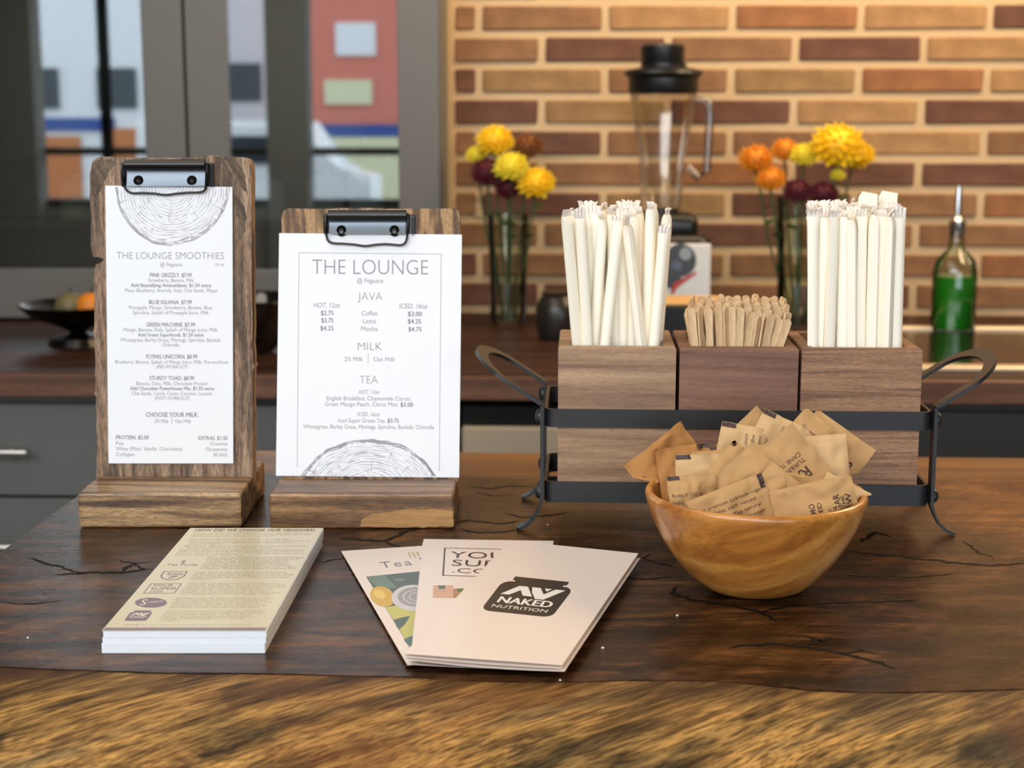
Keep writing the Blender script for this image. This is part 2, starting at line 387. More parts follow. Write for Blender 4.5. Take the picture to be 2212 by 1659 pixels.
# window wall behind the camera: sill wall, posts, header; the street is seen through it (mirrored in the cabinet glass)
WF = -4.4
struct('wall_front', MB().box((0, WF, .36), (8.2, .16, .72)).box((0, WF, 2.68), (8.2, .16, .26)), PIERP)
DKF = mat('window_frame_paint', (40, 40, 42), .5)
VD = 2 * CY - WF                        # virtual distance of the window wall in the mirror of the doors
def mx(px, Yv=VD): return aty(px, 250, Yv).x
posts = [mx(-140), mx(70), mx(232), mx(345), mx(480), mx(640), mx(905), mx(1200)]
n_w = 0
for i in range(len(posts) - 1):
    a, b = posts[i], posts[i + 1]; n_w += 1
    w_ = MB(); wd = .10 if i in (3, 5) else .05
    for xx in (a, b): w_.box((xx, WF, 1.635), (wd, .1, 1.83))
    w_.box(((a + b) / 2, WF, .75), (b - a, .1, .05)); w_.box(((a + b) / 2, WF, 1.08), (b - a, .07, .05))
    struct('window_%d' % n_w, w_, DKF)
# dark pier in front of the windows, right of the second pane as mirrored
struct('wall_front_pier_right', MB().box((mx(635), WF + .12, 1.4), (.26, .2, 2.8)), PIERP)
struct('wall_front_pier_left', MB().box((mx(20), WF + .12, 1.4), (.50, .2, 2.8)), PIERP)

# street beyond the windows
struct('pavement', MB().box((0, -12, -.05), (30, 15, .06)), mat('asphalt', (150, 150, 150), .9))
def facade(name, px0, px1, D, z0, z1, m, label, wins=(), cat='building'):
    Yv = 2 * CY + D; x0, x1 = aty(px0, 250, Yv).x, aty(px1, 250, Yv).x
    t = thing(name, ((x0 + x1) / 2, -D - .5, 0), label, cat)
    MB().box(((x0 + x1) / 2, -D - .5, (z0 + z1) / 2), (x1 - x0, 1.0, z1 - z0)).build('wall', m, t)
    for (u, v, w, h, mm) in wins:
        f = MB().box((x0 + u * (x1 - x0), -D + .01, z0 + v), (w, .06, h)).build('window', mm, t)
    return t
BRK = mat('red_facade', (206, 122, 106), .9); WHT = mat('white_facade', (225, 228, 232), .9); ORG = mat('orange_facade', (190, 120, 74), .9); BLU = mat('blue_awning', (46, 78, 148), .8)
PANE = mat('dark_window', (44, 54, 62), .2); GRN = mat('pale_yellow_facade', (214, 214, 178), .9)
facade('street_building', -250, 340, 14, 0, 6, WHT, 'white building across the street mirrored in the left cabinet door', [(.55, 1.65, .7, .5, PANE), (.86, 1.65, .5, .5, PANE), (.62, 1.2, 1.6, .16, BLU), (.62, .65, .7, .8, ORG), (.92, .75, .7, .8, ORG), (.3, 1.5, 1, .9, PANE)])
facade('street_building', 345, 640, 15.3, 0, 4.0, WHT, 'pale building across the street mirrored in the middle of the cabinet glass', [(.62, 1.75, .5, .5, PANE), (.8, 1.12, 1.8, .17, BLU), (.5, .85, .5, .5, ORG)])
facade('street_building', 650, 1000, 14, 0, 6, BRK, 'red brick building across the street mirrored in the right cabinet door', [(.78, 1.75, .35, .9, GRN), (.35, 2.25, .5, .4, WHT), (.3, 1.6, .6, .3, GRN), (.5, 1.12, 2.0, .16, BLU), (.5, .62, 2.4, .85, GRN)])
def van(x, y, label):
    t = thing('van', (x, y, 0), label, 'van')
    body = MB(); body.prism([(-1.1, .25), (1.1, .25), (1.1, .75), (.75, .82), (.5, 1.25), (-1.05, 1.28)], -.45, .45, Matrix.Translation((x, y, 0)) @ Matrix.Rotation(PI / 2, 4, 'X'), bev=.05)
    body.build('body', mat('van_paint', (235, 238, 240), .3), t)
    MB().box((x, y + .46, 1.0), (.9, .03, .25)).build('side_window', PANE, t)
    for s in (-.7, .7):
        MB().lathe([(0, -.1), (.24, -.1), (.26, 0), (.24, .1), (0, .1)], 20, M=Matrix.Translation((x + s, y + .42, .27)) @ Matrix.Rotation(PI / 2, 4, 'X')).build('wheel', mat('tyre', (20, 20, 20), .8), t, smooth=30)
van(aty(560, 250, 2 * CY + 9).x, -9, 'white van parked outside, mirrored low in the cabinet glass')

# ================================================================== BACK CABINETS AND COUNTER
GREY = mat('grey_cabinet_paint', (104, 100, 93), .45); GREYD = mat('grey_drawer_paint', (100, 102, 99), .4)
INT = mat('cabinet_interior', (120, 116, 108), .7)
CGL = glass('cabinet_glass', (205, 212, 210), .9, .015, .26)
cab_r = aty(955, 300, CY).x; DW = aty(950, 300, CY).x - aty(406, 300, CY).x; CZ1 = Z0 + 1.25; CZ0 = BC
cab = thing('glass_door_cabinet', (cab_r - 1.2, CY, CZ0), 'tall grey cabinet with glass doors standing on the back counter', 'cabinet')
c = MB(); xl = cab_r - 4 * DW
for xx in (xl + .01, cab_r - .009): c.box((xx, CY + .08, (CZ0 + CZ1) / 2), (.018, .16, CZ1 - CZ0))
c.box(((xl + cab_r) / 2, CY + .15, (CZ0 + CZ1) / 2), (cab_r - xl, .012, CZ1 - CZ0)); c.box(((xl + cab_r) / 2, CY + .08, CZ1), (cab_r - xl, .16, .02)); c.box(((xl + cab_r) / 2, CY + .08, CZ0 + .012), (cab_r - xl, .16, .02))
c.build('carcass', INT, cab)
shz = aty(700, 335, CY + .08).z; shz2 = shz + .30; shz0 = aty(700, 480, CY + .08).z
for z in (shz0, shz, shz2, shz2 + .3): MB().box(((xl + cab_r) / 2, CY + .085, z), (cab_r - xl - .04, .12, .012)).build('shelf', mat('shelf_board', (92, 88, 80), .6), cab)
for k in range(4):
    x1 = cab_r - .003 - k * DW; x0 = x1 - DW + .005; st = .074; d = MB(); y = CY - .01; z0 = CZ0 + .006
    for a, b in ((x0, x0 + st), (x1 - st, x1)): d.box(((a + b) / 2, y, (z0 + CZ1) / 2), (b - a, .02, CZ1 - z0), bev=.001)
    d.box(((x0 + x1) / 2, y, z0 + .045), (x1 - x0 - 2 * st, .02, .09), bev=.001); d.box(((x0 + x1) / 2, y, CZ1 - .04), (x1 - x0 - 2 * st, .02, .08), bev=.001)
    dr = d.build('door', GREY, cab)
    MB().box(((x0 + x1) / 2, y, (z0 + CZ1) / 2), (x1 - x0 - 2 * st + .004, .004, CZ1 - z0 - .16)).build('glass_pane', CGL, dr)
# crockery behind the glass
CER = mat('cream_ceramic', (236, 226, 200), .35); CERW = mat('white_ceramic', (232, 234, 234), .3); CERY = mat('yellow_ceramic', (222, 190, 90), .4)
def bowl_obj(name, px, z, R, h, m, label, cat='bowl', Y=CY + .075, group=None):
    x = aty(px, 250, Y).x; t = thing(name, (x, Y, z), label, cat, group)
    MB().lathe([(0, 0), (R * .38, 0), (R * .42, .004), (R * .72, h * .5), (R, h), (R * .97, h), (R * .68, h * .52), (R * .36, .012), (0, .01)], 32, (x, Y, z)).build('body', m, t, smooth=40)
    return t
for z, hh in ((shz + .006, .0), (shz0 + .006, 0)):
    pass
bowl_obj('serving_bowl', 745, shz + .007, .063, .075, CER, 'cream serving bowl on the shelf behind the right glass door')
bowl_obj('serving_bowl', 150, shz + .007, .063, .075, CER, 'cream serving bowl on the shelf behind the far left glass door')
bowl_obj('serving_bowl', 215, shz + .007, .0, .0, CER, '') if False else None
for px, hh, m, lb in ((700, .07, CERW, 'white canister on the lower cabinet shelf'), (790, .085, CERW, 'taller white canister on the lower cabinet shelf, nearer the wall'), (160, .06, CER, 'cream canister on the lower shelf behind the far left door'), (575, .06, CERW, 'white mug on the lower shelf just behind the cabinet stile')):
    x = aty(px, 250, CY + .08).x; t = thing('canister', (x, CY + .08, shz0 + .006), lb, 'canister')
    MB().lathe([(0, 0), (.032, 0), (.034, .006), (.034, hh), (.031, hh + .004), (0, hh + .004)], 28, (x, CY + .08, shz0 + .006)).build('body', m, t, smooth=40)
    MB().lathe([(0, 0), (.030, 0), (.030, .006), (.006, .01), (.006, .018), (0, .018)], 24, (x, CY + .08, shz0 + .010 + hh)).build('lid', CERY if px == 790 else m, t, smooth=40)

CW = wood('back_counter_wood', (34, 18, 12), (58, 32, 22), (80, 46, 30), 'x', 1.2, .45, .4, spec=.3)
bct = thing('back_counter', (0, 2.57, BC - .035), 'dark red-brown wooden worktop along the brick wall', 'worktop')
BF = 2.205
MB().box((0, (BF + WY) / 2, BC - .0175), (4.9, WY - BF - .016, .035), bev=.002).build('worktop', CW, bct)
CWE = wood('counter_edge_wood', (70, 44, 32), (112, 74, 54), (140, 98, 72), 'x', 1.2, .45, .4)  # window light on the counter's front edge put into a paler wood colour
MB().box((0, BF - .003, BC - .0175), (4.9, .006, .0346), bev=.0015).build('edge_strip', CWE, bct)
# drawer units under it
def drawer_unit(x0, x1, label, m, handle=True):
    t = thing('drawer_unit', ((x0 + x1) / 2, BF + .3, 0), label, 'cabinet')
    MB().box(((x0 + x1) / 2, BF + .32, (BC - .035 + .1) / 2 + .02), (x1 - x0, .56, BC - .135 - .045)).build('carcass', INT, t)
    MB().box(((x0 + x1) / 2, BF + .34, .05), (x1 - x0, .5, .10)).build('plinth', DARKP, t)
    zt = BC - .048; hs = (.145, .30, .27)
    for h in hs:
        d = MB().box(((x0 + x1) / 2, BF + .028, zt - h / 2), (x1 - x0 - .004, .02, h - .005), bev=.0015).build('drawer', m, t)
        if handle:
            zz = aty(0, 977, BF - .012).z if h == hs[0] else zt - .07
            xm = (x0 + x1) / 2; L = .42
            hb = MB().tube([(xm - L / 2, BF - .012, zz), (xm + L / 2, BF - .012, zz)], .0055, 12)
            for s in (-1, 1): hb.tube([(xm + s * (L / 2 - .03), BF - .012, zz), (xm + s * (L / 2 - .03), BF + .019, zz)], .004, 8)
            hb.build('handle', mat('satin_nickel', (205, 203, 194), .3, 1), d, smooth=40)
        zt -= h
    return t
hx = aty(115, 977, BF - .012).x            # right end of the first handle
drawer_unit(hx - .50 - .08, hx + .08, 'grey drawer unit with a bar handle left of the menu stands', GREYD)
drawer_unit(hx - 1.165, hx - .585, 'grey drawer unit at the far left end of the back counter', GREYD)
hx2 = hx + .085; axl = aty(1000, 900, BF).x
drawer_unit(hx2, axl - .012, 'grey drawer unit behind the two menu stands', GREYD)
# undercounter fridge with a stainless door
STEEL = mat('brushed_stainless', (222, 202, 172), .38, .5)
ax0, ax1 = axl - .006, aty(1900, 900, BF).x
fr_ = thing('undercounter_fridge', ((ax0 + ax1) / 2, BF + .3, 0), 'undercounter appliance with black control strip and stainless door behind the rack', 'fridge')
ztop = BC - .045; z1 = aty(1080, 918, BF).z
MB().box(((ax0 + ax1) / 2, BF + .32, ztop / 2), (ax1 - ax0, .54, ztop)).build('body', DARKP, fr_)
MB().box(((ax0 + ax1) / 2, BF + .03, (ztop + z1) / 2), (ax1 - ax0 - .006, .035, ztop - z1), bev=.003).build('control_strip', mat('black_plastic', (22, 23, 25), .3), fr_)
MB().box(((ax0 + ax1) / 2, BF + .028, (z1 + .12) / 2), (ax1 - ax0 - .006, .035, z1 - .13), bev=.004).build('door', STEEL, fr_)
drawer_unit(ax1 + .006, ax1 + .66, 'dark grey drawer unit right of the condiment rack', mat('charcoal_paint', (62, 60, 57), .45), handle=False)
drawer_unit(ax1 + .666, ax1 + 1.25, 'charcoal drawer unit at the far right end', mat('charcoal_paint', (62, 60, 57), .45), handle=False)
# stainless drop-in sink at the right
sx0 = aty(1850, 760, 2.5).x; sx1 = sx0 + .70; sy0, sy1 = BF + .07, 2.74
sk = thing('sink', ((sx0 + sx1) / 2, (sy0 + sy1) / 2, BC), 'stainless drop-in sink in the back counter right of the rack', 'sink')
s_ = MB(); rz = BC + .004
s_.box(((sx0 + sx1) / 2, sy0 + .015, rz), (sx1 - sx0, .03, .008), bev=.002).box(((sx0 + sx1) / 2, sy1 - .015, rz), (sx1 - sx0, .03, .008), bev=.002)
for xx in (sx0 + .015, sx1 - .015): s_.box((xx, (sy0 + sy1) / 2, rz), (.03, sy1 - sy0, .008), bev=.002)
s_.build('rim', STEEL, sk)
MB().box(((sx0 + sx1) / 2, (sy0 + sy1) / 2, BC + .002), (sx1 - sx0 - .05, sy1 - sy0 - .05, .003)).build('basin_cover', mat('dull_stainless', (120, 116, 106), .18, 1), sk)

# ------------------------------------------------------------------ things on the back counter
# blender
bx, by = aty(1428, 700, 2.72).x, 2.74; S = .00081
bl = thing('blender', (bx, by, BC), 'countertop blender with clear jar, black lid and white control panel by brick wall', 'blender')
BK = mat('blender_black', (18, 18, 19), .35)
m_ = MB(); m_.box((bx, by, BC + .006), (.185, .17, .012), bev=.004); m_.box((bx, by, BC + .09), (.165, .16, .165), bev=.022, seg=3); m_.box((bx, by, BC + .185), (.12, .12, .04), bev=.014, seg=3)
m_.build('motor_base', BK, bl, smooth=35)
PW = mat('white_panel', (226, 224, 218), .4)
MB().box((bx + .012, by - .083, BC + .095), (.136, .006, .125), bev=.0028, seg=2).build('control_panel', PW, bl)
pf = Frame((bx, by - .087, BC), (1, 0, 0), (0, 0, 1)); pp = Print(pf, .0004)
fx = lambda x: aty(x, 575, by - .087)
pp.ellipse((1470, 562), 34, 36, 0); pp.ellipse((1481, 548), 13, 14, 1, .0002); pp.ellipse((1462, 575), 11, 12, 2, .0002); pp.ellipse((1452, 602), 20, 22, 0, .0003)
pp.poly([(1448, 632), (1456, 612), (1484, 596), (1504, 586), (1504, 592), (1486, 604), (1462, 622), (1454, 636)], 3, .0004)
pp.build('panel_graphic', [mat('panel_dark', (60, 62, 66), .4), mat('panel_grey', (150, 156, 158), .4), mat('panel_blue', (84, 96, 110), .4), mat('panel_red', (190, 60, 44), .4)], bl)
jz = aty(1428, 470, by).z
JG = glass('jar_plastic', (246, 244, 240), .45, .12, .16)
MB().lathe([(.030, 0), (.034, .004), (.040, .10), (.056, .20), (.060, .225)], 28, (bx - .002, by, jz)).build('jar', JG, bl, smooth=50)
MB().lathe([(0, 0), (.028, 0), (.030, .01), (.026, .02), (0, .02)], 24, (bx, by, jz - .004)).build('jar_collar', BK, bl, smooth=40)
hd = MB(); hx_ = bx + .058; hd.tube([(hx_ - .004, by, jz + .205), (hx_ + .018, by, jz + .205), (hx_ + .022, by, jz + .18), (hx_ + .018, by, jz + .08), (hx_ + .004, by, jz + .07), (hx_ - .016, by, jz + .09)], .008, 10)
hd.build('jar_handle', glass('handle_plastic', (225, 220, 212), .8, .2, .14), bl, smooth=50)
MB().lathe([(0, 0), (.058, 0), (.061, .006), (.061, .026), (.069, .034), (.067, .040), (.040, .046), (.040, .052), (0, .052)], 36, (bx - .002, by, jz + .215)).lathe([(0, 0), (.035, 0), (.038, .006), (.038, .034), (.034, .038), (0, .038)], 32, (bx - .004, by, jz + .262)).build('jar_lid', BK, bl, smooth=40)
for i, (dx, hh, tilt) in enumerate(((-.024, .105, .08), (-.004, .075, -.05), (.028, .12, .03))):
    pass
# black tray in front of the blender
tx0, tx1 = aty(1415, 700, 2.45).x, aty(1560, 700, 2.45).x
tr = thing('black_tray', ((tx0 + tx1) / 2, 2.45, BC), 'low black box with a pale wooden top in front of the blender', 'box')
tz = aty(1500, 662, 2.40).z
MB().box(((tx0 + tx1) / 2, 2.45, (BC + tz) / 2), (tx1 - tx0, .10, tz - BC), bev=.003).build('body', BK, tr)
MB().box(((tx0 + tx1) / 2, 2.452, tz + .003), (tx1 - tx0 - .004, .096, .006), bev=.002).build('top', mat('pale_wood_top', (222, 176, 110), .4), tr)  # tan colour stands for the warm reflection on the black tray's top

# flowers
YEL = mat('yellow_petals', (246, 206, 30), .6); YEL2 = mat('lemon_petals', (240, 220, 60), .6); ORN = mat('orange_petals', (226, 146, 30), .6); RUS = mat('rust_petals', (140, 84, 34), .7)
MAR = mat('maroon_petals', (92, 20, 34), .7); STEMM = mat('stem_green', (56, 84, 38), .6); LEAFM = mat('leaf_green', (70, 98, 50), .6)
def bloom(c, R, m, parent, n=70, dirv=(0, -.6, .8), flat=.75):
    """pompon of narrow petals round a head"""
    mb = MB(); rr = random.Random(int(R * 1e5) + int(c.x * 1000)); q = Vector(dirv).to_track_quat('Z', 'Y').to_matrix()
    for i in range(n):
        z = 1 - 1.25 * i / n; a = i * 2.39996; s = math.sqrt(max(0, 1 - z * z)); d = q @ Vector((s * math.cos(a), s * math.sin(a), z * flat)); t = d.cross(Vector((.3, .5, .8))).normalized() * R * .15
        b = c + d * R * .25; e = c + d * R * rr.uniform(.86, 1.06); mid = c + d * R * .7
        mb.face((b, mid - t, e, mid + t))
        t2 = d.cross(t).normalized() * R * .15; mb.face((b, mid - t2, e, mid + t2))
    g = bmesh.ops.create_icosphere(mb.bm, subdivisions=2, radius=R * .62, matrix=Matrix.Translation(c))
    return mb.build('bloom', m, parent)
def flower(px, py, Y, rpx, m, vx, vy, vz, label, dirv=(0, -.6, .8), leaf=True):
    c = aty(px, py, Y); R = rpx * .00083
    t = thing('chrysanthemum', (vx, vy, vz), label, 'flower')
    bloom(c, R, m, t, dirv=dirv)
    bs = Vector((vx, vy, vz)); mid = (c + bs) / 2 + Vector(((c.x - bs.x) * .15, 0, .01))
    MB().tube([bs, bs.lerp(mid, .5), mid, mid.lerp(c, .6), c - Vector(dirv) * R * .4], .0022, 6).build('stem', STEMM, t, smooth=True)
    if leaf:
        lf = MB(); rr = random.Random(px)
        for k in range(3):
            p = mid.lerp(c, .15 + .22 * k); a = rr.uniform(0, 6.28); d = Vector((math.cos(a), math.sin(a) * .6, .3)); sd = Vector((-d.y, d.x, 0)) * .4
            L = rr.uniform(.03, .045); lf.face((p, p + d * L * .5 + sd * L, p + d * L, p + d * L * .5 - sd * L))
        lf.build('leaf', LEAFM, t)
VG = glass('vase_glass', (244, 248, 242), .9, .04, .06); WATER = mat('water_tint', (120, 140, 96), .1)
def vase(vx, vy, h, r0, r1, label):
    t = thing('glass_vase', (vx, vy, BC), label, 'vase')
    MB().lathe([(0, .006), (r0 * .9, .006), (r0, .02), (r0 * 1.02, h * .4), (r1, h), (r1 + .002, h), (r0 * 1.04 + .002, h * .4), (r0 + .003, .012), (r0 * .92, 0), (0, 0)], 32, (vx, vy, BC)).build('glass', VG, t, smooth=50)
    return t
v1x = aty(1098, 600, 2.76).x; vase(v1x, 2.76, .20, .030, .036, 'clear glass vase holding the left bunch of flowers'); b1 = (v1x, 2.76, BC + .015)
L1 = 'in the left vase'
flower(1068, 306, 2.76, 46, YEL, v1x, 2.765, BC + .012, 'yellow chrysanthemum, topmost flower in the left vase')
flower(1028, 336, 2.78, 26, YEL2, v1x - .006, 2.77, BC + .012, 'small yellow chrysanthemum at the left side of the left vase')
flower(1140, 318, 2.78, 40, RUS, v1x + .006, 2.77, BC + .012, 'rust-brown chrysanthemum in the left vase')
flower(1104, 362, 2.72, 42, YEL2, v1x + .002, 2.75, BC + .012, 'yellow chrysanthemum in the middle of the left vase')
flower(1158, 398, 2.72, 46, YEL, v1x + .01, 2.755, BC + .012, 'yellow chrysanthemum low on the right of the left vase')
flower(1052, 374, 2.74, 42, MAR, v1x - .008, 2.755, BC + .012, 'maroon chrysanthemum in the left vase beside the yellow ones')
flower(1098, 408, 2.74, 34, MAR, v1x, 2.74, BC + .012, 'second maroon chrysanthemum, lower in the left vase')
v2x = aty(1728, 600, 2.70).x; vase(v2x, 2.70, .235, .036, .044, 'clear glass vase holding the right bunch of flowers')
flower(1808, 318, 2.70, 66, YEL, v2x + .008, 2.70, BC + .012, 'large yellow chrysanthemum at the top of the right vase')
flower(1846, 336, 2.74, 46, YEL, v2x + .012, 2.715, BC + .012, 'yellow chrysanthemum at the right edge of the right bunch')
flower(1736, 336, 2.72, 34, YEL2, v2x, 2.71, BC + .012, 'small lemon chrysanthemum in the middle of the right vase')
flower(1695, 326, 2.74, 34, ORN, v2x - .004, 2.715, BC + .012, 'orange chrysanthemum next to the yellow ones in the right vase')
flower(1632, 346, 2.70, 42, ORN, v2x - .012, 2.70, BC + .012, 'orange chrysanthemum reaching out left of the right vase')
flower(1664, 388, 2.68, 36, ORN, v2x - .01, 2.69, BC + .012, 'lower orange chrysanthemum of the right vase')
flower(1722, 414, 2.68, 36, MAR, v2x - .004, 2.685, BC + .012, 'maroon chrysanthemum in the right vase')
flower(1778, 420, 2.68, 36, MAR, v2x + .006, 2.685, BC + .012, 'second maroon chrysanthemum, right of the first in the right vase')
flower(1810, 378, 2.70, 18, YEL2, v2x + .004, 2.705, BC + .012, 'tiny lemon bud below the large yellow flower')
# soap bottle with green liquid
sbx, sby = aty(2058, 690, 2.72).x, 2.72
sb = thing('soap_bottle', (sbx, sby, BC), 'glass bottle of green liquid with a metal pourer by the sink', 'bottle')
SG = mat('green_liquid', (40, 150, 30), .1, spec=.5)
MB().lathe([(0, .006), (.034, .006), (.036, .012), (.036, .098), (0, .098)], 32, (sbx, sby, BC)).build('liquid', SG, sb, smooth=40)
MB().lathe([(0, 0), (.037, 0), (.0385, .006), (.0385, .105), (.034, .125), (.014, .145), (.012, .165), (.014, .167)], 32, (sbx, sby, BC)).build('glass', glass('bottle_glass', (240, 246, 238), 1.2, .02, .05), sb, smooth=50)
MB().lathe([(0, 0), (.013, 0), (.015, .006), (.015, .028), (.008, .034), (.006, .038), (.005, .085), (.0035, .09), (0, .09)], 20, (sbx, sby, BC + .165)).build('pourer', mat('pourer_metal', (196, 198, 200), .2, 1), sb, smooth=40)
# dark wire basket behind the straws, left
wx = aty(1205, 600, 2.6).x
wbk = thing('small_dark_jar', (wx, 2.6, BC), 'small dark round jar on the back counter between vase and straws', 'jar')
MB().lathe([(0, 0), (.030, 0), (.036, .012), (.038, .05), (.030, .07), (.026, .074), (.028, .08), (0, .082)], 28, (wx, 2.6, BC)).build('body', mat('dark_glazed', (44, 38, 32), .3), wbk, smooth=40)
# glass mixing bowl between the menus, fruit bowl at the left
gx = aty(545, 640, 2.42).x
gb = thing('glass_mixing_bowl', (gx, 2.42, BC), 'dark glass mixing bowl on the back counter between the menus', 'bowl')
MB().lathe([(0, .004), (.034, .004), (.04, .012), (.066, .045), (.083, .082), (.088, .088), (.085, .09), (.079, .084), (.062, .05), (.036, .018), (0, .012)], 40, (gx, 2.42, BC)).build('body', glass('smoky_glass', (96, 94, 88), 1.2, .05, .12), gb, smooth=50)
fx_ = aty(165, 650, 2.5).x
fb = thing('fruit_bowl', (fx_, 2.5, BC), 'shallow dark metal fruit bowl at the left of the back counter', 'bowl')
MB().lathe([(0, 0), (.05, 0), (.045, .012), (.012, .02), (.03, .03), (.075, .048), (.095, .066), (.092, .068), (.07, .052), (.02, .034), (0, .034)], 40, (fx_, 2.5, BC)).build('body', mat('dark_metal_bowl', (48, 46, 43), .25, .9), fb, smooth=50)
for px, py, m, lb in ((196, 622, mat('orange_fruit', (226, 132, 30), .5), 'orange fruit at the right in the dark fruit bowl'), (150, 618, mat('pear_fruit', (112, 100, 66), .5), 'olive fruit in the middle of the dark fruit bowl')):
    p = aty(px, py, 2.5); p.z = BC + .034 + .028; rr_ = .026
    t = thing('fruit', p, lb, 'fruit')
    g = MB(); g.lathe([(0, -rr_), (rr_ * .5, -rr_ * .88), (rr_ * .9, -rr_ * .45), (rr_, 0), (rr_ * .88, rr_ * .48), (rr_ * .5, rr_ * .84), (rr_ * .1, rr_ * .9), (0, rr_ * .84)], 24, p); g.build('flesh', m, t, smooth=60)
    MB().tube([p + Vector((0, 0, rr_ * .8)), p + Vector((.002, 0, rr_ * 1.25))], .0014, 6).build('stem', M['knot'], t)
# ================================================================== THE BAR COUNTER
YE0, YE1 = .815, .80                     # where the top meets the live edge
def back_edge(x):
    return 1.284 + .075 * max(0, (x - .05)) ** 1.0 * .9 + .004 * math.sin(x * 19) + .004 * fbm(x * 6, 3) + (.010 * math.exp(-((x + .12) / .1) ** 2))
bar = thing('bar_counter', (.4, 1.05, Z0 - .06), 'thick dark walnut live-edge slab with black cracks in the foreground', 'counter')
xs = [-.414 + i * .02 for i in range(82)]
def left_x(y): return -.4135 + .010 * (y - 1.15) + .0015 * math.sin(y * 40)
top = MB(); N = len(xs)
def front_y(x): return .815 - .012 * (x + .33) / .57 + .006 * fbm(x * 9, 1) + .003 * math.sin(x * 31)
ring_b, ring_f = [], []
for i, x in enumerate(xs):
    ring_b.append((x if i else left_x(back_edge(x)), back_edge(x))); ring_f.append((x if i else left_x(.8), front_y(x)))
outline = ring_f + ring_b[::-1]
top.prism([(p[0], p[1]) for p in outline], Z0 - .06, Z0, bev=.0015, seg=2)
top.build('slab', M['counter'], bar)
# sloping live edge in front of the flat top
le = MB(); rows = 14; grid = []
for j in range(rows + 1):
    t = j / rows; R = []
    for i, x in enumerate(xs):
        y = front_y(x) - .0012 - t * .25; z = Z0 - .0004 - .012 * t - .075 * t * t + .0018 * t * fbm(x * 8, y * 16, 2)
        R.append(le.bm.verts.new((x, y, z)))
    grid.append(R)
for j in range(rows):
    for i in range(N - 1): le.bm.faces.new((grid[j][i], grid[j][i + 1], grid[j + 1][i + 1], grid[j + 1][i]))
low = [[le.bm.verts.new((v.co.x, v.co.y + .002, Z0 - .14)) for v in grid[-1]], [le.bm.verts.new((v.co.x, v.co.y, Z0 - .14)) for v in grid[0]]]
for A, B in ((grid[-1], low[0]), (low[0], low[1]), (low[1], grid[0])):
    for i in range(N - 1): le.bm.faces.new((A[i], A[i + 1], B[i + 1], B[i]))
for i in (0, N - 1):
    le.face([g[i].co for g in grid] + [low[0][i].co, low[1][i].co])
le.build('live_edge', M['live'], bar, smooth=60, label='golden sapwood edge with dark diagonal streaks')
# cracks
def crack(pts, w=.0011, seed=0, name='crack', jag=.0022):
    P = [atz(px, py) for px, py in pts]; Q = []
    for a, b in zip(P, P[1:]):
        n = max(3, int((b - a).length / .0035))
        for k in range(n): Q.append(a.lerp(b, k / n))
    Q.append(P[-1]); mb = MB(); A, B = [], []
    for i, q in enumerate(Q):
        t = (Q[min(i + 1, len(Q) - 1)] - Q[max(0, i - 1)]).normalized(); n = Vector((-t.y, t.x, 0))
        q = q + n * jag * fbm(q.x * 160 + seed, q.y * 160, seed) ; e = min(1, i / 3, (len(Q) - 1 - i) / 3)
        ww = w * (.25 + .75 * e) * (.6 + 1.3 * abs(fbm(i * .35, seed * 3.1)))
        z = Z0 + .00025; A.append(mb.bm.verts.new((q.x + n.x * ww, q.y + n.y * ww, z))); B.append(mb.bm.verts.new((q.x - n.x * ww, q.y - n.y * ww, z)))
    for i in range(len(A) - 1): mb.bm.faces.new((A[i], A[i + 1], B[i + 1], B[i]))
    mb.build('crack', M['crack'], bar)
for i, (pts, w) in enumerate([
    ([(120, 1242), (200, 1236), (262, 1237), (330, 1229)], .0013), ([(262, 1236), (285, 1218), (330, 1214)], .0009), ([(248, 1210), (290, 1218), (312, 1232)], .0007),
    ([(60, 1205), (120, 1222), (180, 1240)], .0006),
    ([(690, 1215), (730, 1208), (750, 1206)], .0009), ([(736, 1162), (780, 1166), (830, 1170), (880, 1146), (960, 1134), (1010, 1124), (1080, 1132), (1120, 1126)], .0012),
    ([(990, 1142), (1040, 1152), (1100, 1148), (1130, 1142)], .0009), ([(830, 1170), (870, 1184), (905, 1180)], .0007),
    ([(1015, 1051), (1060, 1056), (1100, 1050), (1150, 1052)], .0008), ([(1022, 1062), (1070, 1072), (1110, 1068)], .0006), ([(1090, 1108), (1130, 1118), (1200, 1112), (1230, 1106)], .0008),
    ([(1340, 1248), (1400, 1252), (1452, 1246)], .0010), ([(1405, 1196), (1392, 1206), (1415, 1216), (1470, 1226)], .0008), ([(1462, 1266), (1452, 1282), (1500, 1298), (1570, 1306), (1640, 1322), (1680, 1340)], .0013),
    ([(1640, 1322), (1700, 1310), (1790, 1302), (1900, 1300), (1985, 1296)], .0009), ([(1830, 1190), (1880, 1196), (1960, 1204), (2060, 1216), (2140, 1222), (2212, 1216)], .0012),
    ([(1860, 1170), (1890, 1150), (1925, 1160)], .0016), ([(1800, 1240), (1870, 1246), (1960, 1248), (2060, 1240)], .0007), ([(2080, 1168), (2110, 1192), (2150, 1208)], .0007),
    ([(1570, 1400), (1660, 1390), (1740, 1396), (1810, 1410), (1900, 1432), (1930, 1444)], .0015), ([(1740, 1396), (1790, 1378), (1830, 1384)], .0011), ([(1700, 1372), (1750, 1376), (1790, 1392)], .0009), ([(1820, 1412), (1860, 1406), (1900, 1412)], .0012),
    ([(1320, 1258), (1360, 1246)], .0007), ([(0, 1300), (60, 1306), (140, 1298)], .0005)]):
    crack(pts, w * 1.55, i + 1)
